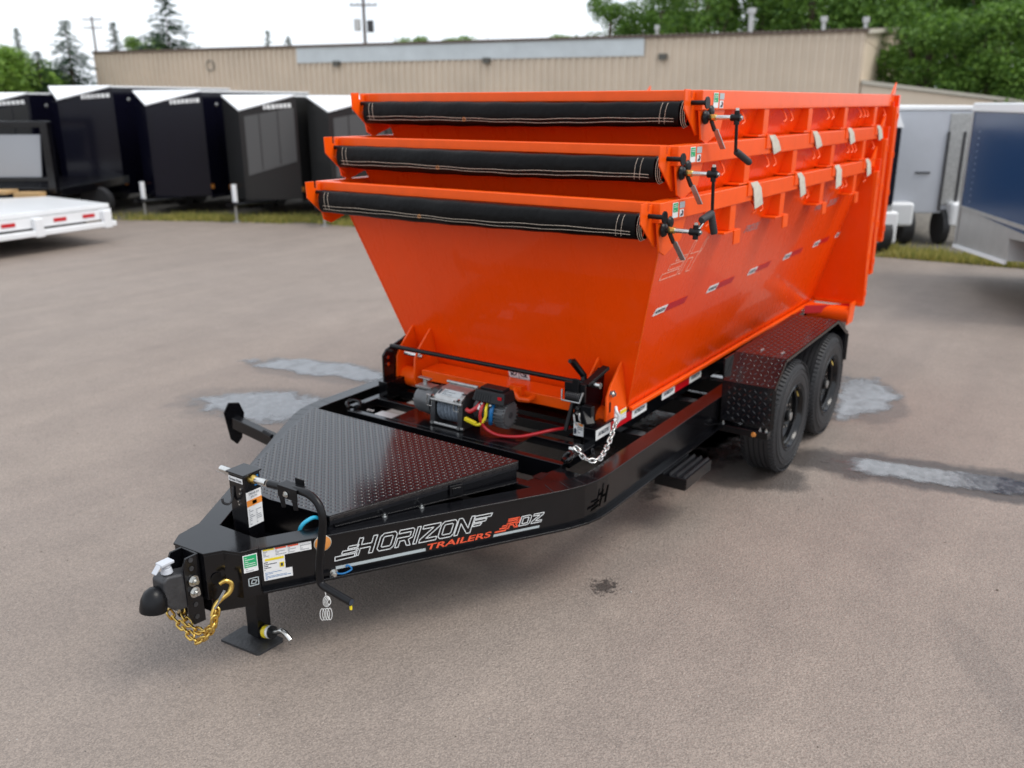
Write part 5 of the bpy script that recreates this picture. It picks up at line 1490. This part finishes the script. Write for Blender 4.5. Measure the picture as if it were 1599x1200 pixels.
# right side: blue trailer
K = Vector((12.24, -1.06)); K2 = Vector((10.15, -1.90)); ud = (K2-K).normalized(); ang = atan2(ud.y, ud.x)
b = empty('cargo_trailer', (K.x, K.y, 0), 'navy blue enclosed trailer with aluminium lower skin at the right edge', 'trailer', rz=ang)
# local +x along wall towards the camera side, local y: +y must point away from the camera
sgn = 1 if (Vector((-sin(ang), cos(ang))).dot(K-Vector((CAM.x, CAM.y))) > 0) else -1
m = MB(); m.box(0, 3.3, 0, sgn*2.3, 1.0, 2.31); m.build('upper_skin', 'cargo_blue', b)
m = MB(); m.prism([(.004, .004*sgn, .46), (2.45, .004*sgn, .62), (2.38, .004*sgn, .88), (3.3, .004*sgn, .95), (3.3, .004*sgn, 1.055), (.004, .004*sgn, .996)], (0, sgn*2.2, 0)); m.build('lower_skin', 'alu', b)
m = MB(); m.box(-.02, 3.3, -.02*sgn, sgn*2.32, 2.312, 2.43); m.build('roof', 'roofwhite', b, bevel=.02)
m = MB(); m.box(-.015, .07, -.015*sgn, -.002*sgn, .46, 2.31); m.build('corner_post', 'alu', b)
m = MB(); m.prism([(.07, -.010*sgn, .985), (3.3, -.010*sgn, 1.055), (3.3, -.010*sgn, 1.105), (.07, -.010*sgn, 1.03)], (0, sgn*.008, 0)); m.build('belt_trim', 'alu', b)
m = MB(); m.prism([(0.01, -.03*sgn, .42), (2.45, -.03*sgn, .58), (2.45, -.03*sgn, .62), (.01, -.03*sgn, .465)], (0, .03*sgn, 0)); m.build('bottom_rail', 'roofwhite', b)
m = MB(); m.box(-.014, -.002, .01*sgn, sgn*2.28, .46, 2.30); m.build('rear_panel', 'alu_pale', b)
for k in range(12):
    m = MB(); m.box(-.020, -.0145, sgn*(.08+k*.18), sgn*(.11+k*.18), .48, 2.18); m.build('corrugation', 'alu', b)
for k in range(12):
    m = MB(); m.lathe([(0, .003), (.008, .002), (.012, 0)], (.45, -.002*sgn, 1.12+k*.085), (0, -sgn, 0), 8); m.build('rivet', 'alu', b)
m = MB(); m.box(2.5, 3.25, .25*sgn, 1.9*sgn, .42, .89); m.build('underframe', 'satin', b)
m = MB(); m.cyl((3.0, .9*sgn, .33), (3.0, 1.1*sgn, .33), .33, 24); m.build('wheel', 'rubber', b)
# silver trailer with tail facing us, and the black one beside it
VX = Vector((cos(_yaw), sin(_yaw))); RX = Vector((sin(_yaw), -cos(_yaw)))
t = empty('cargo_trailer', (15.25, -.12, 0), 'pale silver enclosed trailer with white fender between the black and blue ones', 'trailer', rz=_yaw-radians(4))
m = MB(); m.box(0, 5, -.75, .72, .55, 2.30); m.build('body', 'alu_pale', t, bevel=.02)
m = MB(); m.box(-.02, 5, -.78, .75, 2.302, 2.38); m.build('roof', 'roofwhite', t, bevel=.02)
m = MB(); m.box(-.02, -.004, -.70, -.18, .70, 2.25); m.build('door', 'steel', t, bevel=.004)
for y in (-.18, -.45): 
    m = MB(); m.box(-.04, -.022, y-.02, y+.02, .6, 1.95); m.build('door_bar', 'iron', t)
m = MB(); m.box(-.03, -.012, .05, .30, 1.24, 1.27); m.build('door_handle', 'iron', t)
for y in (.55, -.55):
    m = MB(); m.box(-.25, .55, y-.24, y+.24, .34, .76); m.build('fender', 'white_paint', t, bevel=.06)
    m = MB(); m.cyl((.1, y-.30 if y > 0 else y+.2, .32), (.1, y-.1 if y > 0 else y+.32, .32), .32, 24); m.build('wheel', 'rubber', t)
t = empty('cargo_trailer', (13.83, .16, 0), 'black enclosed trailer with white top seen just right of the dumpsters', 'trailer', rz=_yaw+radians(2))
m = MB(); m.box(0, 5, .02, 2.0, .80, 2.05); m.build('body', 'cargo_black', t, bevel=.02)
m = MB(); m.prism([(-.02, 0.0, 2.05), (-.02, 2.0, 2.05), (-.02, 2.0, 2.36), (-.02, .15, 2.36)], (5, 0, 0)); m.build('roof', 'roofwhite', t)
m = MB(); m.box(.01, 5, .03, 2.0, .32, .795); m.build('lower_skin', 'alu', t)
m = MB(); m.box(-.03, .4, -.10, .22, .16, .70); m.build('fender', 'white_paint', t, bevel=.05)
m = MB(); m.cyl((.2, .0, .3), (.2, .2, .3), .3, 24); m.build('wheel', 'rubber', t)

# beige shed
def gp(d, px):  # helper used only to lay out the far building along two known corners
    pass
B0 = Vector((47.3, 9.3)); B1 = Vector((36.1, 58.6))
bd_ = (B1-B0); BL = bd_.length; ba = atan2(bd_.y, bd_.x)
sh_ = empty('metal_shed', (B0.x, B0.y, 0), 'long beige metal clad industrial shed behind the yard', 'building', rz=ba)
HB = 5.85
SK = .185
sg = 1 if Vector((-sin(ba), cos(ba))).dot(B0-Vector((CAM.x, CAM.y))) > 0 else -1
m = MB(); m.plate([(0, 0), (BL, 0), (BL, sg*14), (-SK*14, sg*14)], 0, HB-.45); m.build('wall', 'beige', sh_)
m = MB()
k = 0
x = .1
while x < BL:
    m.box(x, x+.11, -sg*.10, -sg*.002, .1, HB-.47); x += .42
m.build('siding_rib', 'beige', sh_, kind='stuff')
m = MB(); m.box(-.02, BL+.02, -sg*.01, sg*.4, HB-.448, HB-.02); m.build('upper_wall', 'beige', sh_)
m = MB(); x = .1
while x < BL:
    m.box(x, x+.11, -sg*.11, -sg*.012, HB-.46, HB-.06); x += .42
m.build('siding_rib', 'beige', sh_, kind='stuff')
m = MB(); m.box(-.15, BL+.1, -sg*.22, sg*.02, HB-.055, HB+.04); m.build('eave_trim', 'dark_trim', sh_)
m = MB(); x = 0
while x < BL: m.box(x, x+.14, -sg*.24, -sg*.1, HB+.041, HB+.09); x += .30
m.build('roof_rib', 'dark_trim', sh_, kind='stuff')
gp_ = [(-.02, 0, HB-.45), (-.02, 0, HB-.02), (-.02-SK*9, sg*9, HB+.62), (-.02-SK*13.8, sg*13.8, HB-1.2), (-.02-SK*13.8, sg*13.8, HB-1.6)]
m = MB(); m.prism(gp_, (.2, 0, 0)); m.build('gable', 'beige', sh_, smooth=0)
m = MB(); m.add([(-.2, -sg*.2, HB+.05), (BL+.1, -sg*.2, HB+.05), (BL+.1, sg*9, HB+.72), (-.2-SK*9, sg*9, HB+.72), (BL+.1, sg*14, HB-1.15), (-.2-SK*14, sg*14, HB-1.15)], [(0, 1, 2, 3), (3, 2, 4, 5)]); m.build('roof', 'dark_trim', sh_, smooth=0)
m = MB(); m.prism([(-.2, -sg*.2, HB-.16), (-.2-SK*9, sg*9, HB+.50), (-.2-SK*9, sg*9, HB+.71), (-.2, -sg*.2, HB+.045)], (.1, 0, 0)); m.build('gable_trim', 'pad', sh_, smooth=0)
m = MB(); m.prism([(-.2-SK*9, sg*9, HB+.50), (-.2-SK*14, sg*14, HB-1.35), (-.2-SK*14, sg*14, HB-1.15), (-.2-SK*9, sg*9, HB+.71)], (.1, 0, 0)); m.build('gable_trim', 'pad', sh_, smooth=0)
m = MB(); m.box(11.27, 33.75, -sg*.13, -sg*.115, HB-.98, HB-.06); m.build('skylight_strip', 'skylight', sh_, 'long translucent whitish panel band under the eave')
for x in (10.0, 20.4, 30.6):
    m = MB(); m.box(x, x+.42, -sg*.30, -sg*.05, HB-1.18, HB-.90); m.box(x+.05, x+.37, -sg*.32, -sg*.30, HB-1.22, HB-1.02); m.build('wall_lamp', 'lampgrey', sh_)
m = MB(); m.lathe([(.30, 0), (.345, .05), (.335, .09), (.30, .09)], (40.6, -sg*.05, HB-1.02), (0, -sg, 0), 20); m.build('round_vent', 'lampgrey', sh_)
m = MB(); m.box(-1.75, -1.3, sg*6.5, sg*7.1, HB-1.55, HB-1.15); m.box(-1.6, -1.0, sg*6.0, sg*6.5, HB-2.6, HB-2.1); m.build('gable_lamp', 'lampgrey', sh_)
m = MB(); m.add([(-7.5, -sg*.15, 2.5), (-.05, -sg*.15, 3.5), (-.05, sg*9, 3.5), (-7.5, sg*9, 2.5), (-7.5, -sg*.15, 2.35), (-.05, -sg*.15, 3.3), (-.05, sg*9, 3.3), (-7.5, sg*9, 2.35)], [(0, 1, 2, 3), (4, 7, 6, 5), (0, 4, 5, 1), (1, 5, 6, 2), (2, 6, 7, 3), (3, 7, 4, 0)]); m.build('lean_to_roof', 'pad', sh_, smooth=0)
m = MB(); m.prism([(-7.3, 0, 0), (-.06, 0, 0), (-.06, 0, 3.28), (-7.3, 0, 2.33)], (0, sg*8.8, 0)); m.build('lean_to_wall', 'beige', sh_)
for x, hh, rr_ in ((6.0, 1.35, .20), (2.2, .80, .16), (.1, .70, .15), (11.2, .65, .12)):
    m = MB(); m.cyl((x, sg*2.5, HB), (x, sg*2.5, HB+hh), rr_*.7, 12); m.cyl((x, sg*2.5, HB+hh-.15), (x, sg*2.5, HB+hh+.12), rr_*1.2, 12); m.build('roof_vent', 'alu', sh_)

# gravel beyond and the grass strip
def strip_pt(t):  # edge of the asphalt, left to right
    L_ = [(2.0, 30.0), (7.6, 17.6), (9.6, 14.8), (10.7, 12.5), (11.2, 11.0), (12.4, 6), (13.2, 1.0), (13.45, 0.2), (13.5, -2.0), (12.0, -14)]
    t = t*(len(L_)-1); i = min(int(t), len(L_)-2); q = t-i
    return Vector(L_[i]).lerp(Vector(L_[i+1]), q)
m = MB(); A_ = [strip_pt(i/60) for i in range(61)]
vs = []
for p in A_: vs += [(p.x+noise.noise(Vector((p.x, p.y, 0)))*.1, p.y, .004), (p.x+70, p.y+35, .004)]
m.add(vs, [(2*i, 2*i+1, 2*i+3, 2*i+2) for i in range(60)]); m.build('gravel_lot', 'gravel', smooth=0, kind='structure')
m = MB(); rnd = random.Random(3)
n = 0
while n < 42000:
    t = rnd.random(); p = strip_pt(t); x = p.x+abs(rnd.gauss(0, .55))-.08; y = p.y+rnd.uniform(-.2, .2)
    if noise.noise(Vector((x*.9, y*.5, 2))) < -.22+rnd.random()*.2: 
        n += 1; continue
    hh = rnd.uniform(.04, .15)*(1.4 if rnd.random() < .08 else 1); a = rnd.uniform(0, 2*pi); w_ = rnd.uniform(.006, .014); lx, ly = rnd.gauss(0, .04), rnd.gauss(0, .04)
    m.add([(x-cos(a)*w_, y-sin(a)*w_, 0), (x+cos(a)*w_, y+sin(a)*w_, 0), (x+lx, y+ly, hh)], [(0, 1, 2)]); n += 1
m.build('grass', 'grass', smooth=0, kind='stuff', label='strip of dry yellow green grass along the asphalt edge', cat='grass')

m = MB(); rnd = random.Random(12)
for k in range(700):
    x = rnd.uniform(-1.5, 7); y = rnd.uniform(-4.5, 3.5); r_ = rnd.uniform(.0015, .0055)*(1.6 if rnd.random() < .06 else 1)
    p = Vector((x, y, r_*.4)); a = rnd.uniform(0, 3)
    q = [Vector((cos(a+i*pi/2)*r_*rnd.uniform(.7, 1.3), sin(a+i*pi/2)*r_*rnd.uniform(.7, 1.3), rnd.uniform(-.2, .2)*r_)) for i in range(4)]
    m.cur = 0 if rnd.random() < .6 else 1
    m.add([p+q[0], p+q[1], p+q[2], p+q[3], p+Vector((0, 0, r_*.7)), p-Vector((0, 0, r_*.4))], [(0, 1, 4), (1, 2, 4), (2, 3, 4), (3, 0, 4), (1, 0, 5), (2, 1, 5), (3, 2, 5), (0, 3, 5)])
m.build('loose_grit', ['steel_stone', 'bark'], smooth=0, kind='stuff', label='loose grit and tiny stones scattered over the asphalt', cat='grit')

# trees
def crown_mesh(seed, R_, Hc, nl, blobs=26, leaf=.3):
    rnd = random.Random(seed); m = MB(); B_ = []
    for k in range(blobs):
        a = rnd.uniform(0, 2*pi); z = rnd.uniform(-.9, 1); rr_ = sqrt(max(.02, 1-z*z*.8))*rnd.uniform(.35, .85)
        B_.append((Vector((cos(a)*rr_*R_, sin(a)*rr_*R_, z*Hc*.5)), rnd.uniform(.22, .42)*R_))
    for q in range(nl):
        c, br = B_[rnd.randrange(blobs)]
        d = Vector((rnd.gauss(0, 1), rnd.gauss(0, 1), rnd.gauss(0, 1)+.25)).normalized()*br*(rnd.random()**.35)
        p = c+d*Vector((1, 1, .8)).length/1.6
        l_ = leaf*rnd.uniform(.5, 1.2); u = Vector((rnd.gauss(0, 1), rnd.gauss(0, 1), rnd.gauss(0, .6))).normalized(); v = u.orthogonal().normalized(); v = (v*cos(q)+u.cross(v)*sin(q))*.6
        m.add([p-u*l_*.5, p-v*l_*.5, p+u*l_*.5, p+v*l_*.5], [(0, 1, 2, 3)])
    me = bpy.data.meshes.new('crown'); me.from_pydata([tuple(v) for v in m.v], [], m.f); return me
CR_ = [crown_mesh(s, 3.6, 8.5, 11000) for s in (1, 2, 3)]
CB_ = [crown_mesh(s, 3.2, 5.5, 8000, 22) for s in (5, 6)]
for me in CR_: me.materials.append(M['leaf'])
for me in CB_: me.materials.append(M['leaf_bright'])
def tree(x, y, z0, sc, me, label, group, hz=1.0, th=3.5, rz=0):
    t = empty('broadleaf_tree', (x, y, 0), label, 'tree', group, rz=rz)
    m = MB(); m.tube(smoothpath([(0, 0, -.2), (.1, .05, th*.4), (-.08, .1, th), (.1, 0, z0+2*hz)], 4), [.32*sc*(1-.045*i) for i in range(13)], 8)
    for k in range(5):
        a = k*1.3; m.tube([(0, 0, th*.8+k*.4), (cos(a)*1.6*sc, sin(a)*1.6*sc, z0+k*.6)], [.12*sc, .03], 6)
    m.build('trunk', 'bark', t)
    o = bpy.data.objects.new('crown', me); COL.objects.link(o); o.parent = t; o.location = (0, 0, z0); o.scale = (sc, sc, sc*hz)
    return t
def at(px, d):  # world position at a bearing given in photo columns and a forward distance (far trees only)
    v = VX*d + RX*((px-799.5)/1387.86*d*.953)
    return CAM.x+v.x, CAM.y+v.y
# right wood: individuals, near row and far row
rt = [(950, 74, 6.3, .85, 1.0, 'slender pale green tree at the left end of the wood behind the shed'), (1030, 72, 7.0, 1.0, 1.0, 'tall leafy tree above the shed roof, second from the left end'),
      (1100, 66, 7.6, 1.05, 1.0, 'dense tree rising behind the shed roof vents'), (1180, 68, 7.8, 1.1, 1.0, 'broad dark tree directly behind the tallest roof vent'),
      (1255, 62, 7.6, 1.1, 1.0, 'leafy tree behind the short round roof vents'), (1330, 66, 8.0, 1.15, 1.1, 'big tree behind the right end of the shed'),
      (1410, 58, 7.0, 1.2, 1.2, 'big green tree just right of the shed gable'), (1475, 62, 7.2, 1.25, 1.2, 'large dark tree above the silver trailer'),
      (1545, 55, 6.5, 1.25, 1.2, 'large tree above the blue trailer'), (1620, 56, 6.6, 1.3, 1.2, 'large tree at the right edge of the picture'),
      (1440, 50, 3.9, .85, .8, 'low bushy tree at the foot of the wood beside the gable'), (1520, 48, 3.7, .85, .8, 'low bushy tree above the blue trailer roof'), (1600, 47, 3.7, .9, .8, 'low bushy tree at the right edge behind the blue trailer'),
      (1500, 75, 10, 1.4, 1.1, 'tallest back row tree near the right side'), (1380, 78, 10, 1.3, 1.1, 'back row tree over the gable'), (1590, 76, 10, 1.4, 1.1, 'back row tree at the upper right corner'), (1270, 80, 9.5, 1.2, 1.1, 'back row tree over the middle roof vents'), (1160, 82, 9.0, 1.1, 1.1, 'back row tree over the tall roof vent'), (1050, 84, 8.6, 1.0, 1.1, 'back row tree near the left end of the wood')]
for i, (px, d, z0, sc, hz, lb) in enumerate(rt):
    x, y = at(px, d); tree(x, y, z0, sc, CR_[i % 3], lb, 'trees of the wood behind the shed', hz, z0*.5, rz=i*1.1)
for i, (px, d, z0, sc, lb) in enumerate(((5, 60, 3.0, 1.15, 'bright green bushy tree at the left edge'), (48, 66, 2.9, 1.0, 'bright green tree beside the left spruce'), (-30, 58, 2.6, 1.2, 'bright green tree cut by the left edge'),
        (640, 95, 6.5, .9, 'low round treetop above the shed roof near the utility pole'), (715, 98, 6.5, .9, 'low round treetop above the middle of the shed roof'), (760, 97, 6.3, .85, 'low round treetop above the shed roof, right of the middle one'), (880, 92, 6.4, .85, 'low treetop just left of the wood'), (240, 88, 6.3, .8, 'low leafy top beside the tall spruce'))):
    x, y = at(px, d); tree(x, y, z0, sc, CB_[i % 2], lb, 'bright leafy trees', .75, z0*.5, rz=i)
def spruce_mesh(seed, h, r):
    rnd = random.Random(seed); m = MB(); z = .8
    while z < h:
        f_ = 1-z/h; rad = r*f_**.85*rnd.uniform(.75, 1.15)+.08; nb = max(5, int(14*f_)+4)
        for k in range(nb):
            a = rnd.uniform(0, 2*pi); L_ = rad*rnd.uniform(.65, 1.1); st_ = max(3, int(L_*7))
            for q in range(st_):
                t = (q+.6)/st_; p = Vector((cos(a)*L_*t, sin(a)*L_*t, z-L_*t*.32+rnd.gauss(0, .05)))
                for e in range(3):
                    u = Vector((cos(a)+rnd.gauss(0, .5), sin(a)+rnd.gauss(0, .5), -.25+rnd.gauss(0, .35))).normalized()*rnd.uniform(.12, .30); v = u.orthogonal().normalized()*.055
                    m.add([p-v, p+u*.5-v*.4, p+u, p+v], [(0, 1, 2, 3)])
        z += .22
    me = bpy.data.meshes.new('crown'); me.from_pydata([tuple(v) for v in m.v], [], m.f); me.materials.append(M['needle']); return me
SP = [spruce_mesh(1, 9, 2.6), spruce_mesh(2, 9, 2.0)]
for i, (px, d, h, k, lb) in enumerate(((45, 72, 7.9, 1, 'thin spruce tip above the bright trees at the left edge'), (120, 66, 7.9, 0, 'dark spruce left of the shed'), (192, 92, 9.9, 1, 'small distant spruce tip above the shed roof, left'), (275, 80, 10.9, 0, 'tall dark spruce above the shed roof'), (428, 96, 9.4, 1, 'tiny spruce tip above the roof between spruce and pole'), (458, 98, 9.0, 1, 'tiniest spruce tip left of the utility pole'), (70, 60, 5.6, 0, 'grey green spruce in front of the bright trees at the left edge'))):
    x, y = at(px, d); t = empty('spruce_tree', (x, y, 0), lb, 'tree', 'spruces behind the yard', rz=i*1.7); wx = (1.0, 1.7, 1.2, 2.1, 1.0, 1.0, 1.6)[i]
    m = MB(); m.tube([(0, 0, 0), (0, 0, h)], [.18, .02], 8); m.build('trunk', 'bark', t)
    o = bpy.data.objects.new('crown', SP[k]); COL.objects.link(o); o.parent = t; s_ = h/9; o.scale = (s_*wx, s_*wx, s_)
# utility poles
for (px, d, h, lb, big) in ((576, 78, 11.95, 'wooden utility pole with crossarms and transformer above the shed roof', 1), (162, 110, 12.0, 'faint distant utility pole left of the tall spruce', 0)):
    x, y = at(px, d); t = empty('utility_pole', (x, y, 0), lb, 'utility pole', rz=_yaw)
    m = MB(); m.cyl((0, 0, 0), (0, 0, h), .16, 10, .12); m.build('post', 'pole', t)
    for z_ in (h-2.0, h-.8) if big else (h-.4, h-1.3):
        m = MB(); m.box(-.06, .06, -1.1, 1.1, z_, z_+.12); m.build('crossarm', 'pole', t)
        for yy in (-1.0, -.45, .45, 1.0):
            m = MB(); m.cyl((0, yy, z_+.12), (0, yy, z_+.30), .04, 8); m.build('insulator', 'steel', t)
    if big:
        m = MB(); m.cyl((-.1, .55, h-3.9), (-.1, .55, h-3.0), .28, 14); m.build('transformer', 'alu', t)
        m = MB(); m.box(-.2, .2, -.75, -.25, h-4.0, h-3.1); m.build('equipment_box', 'iron', t)
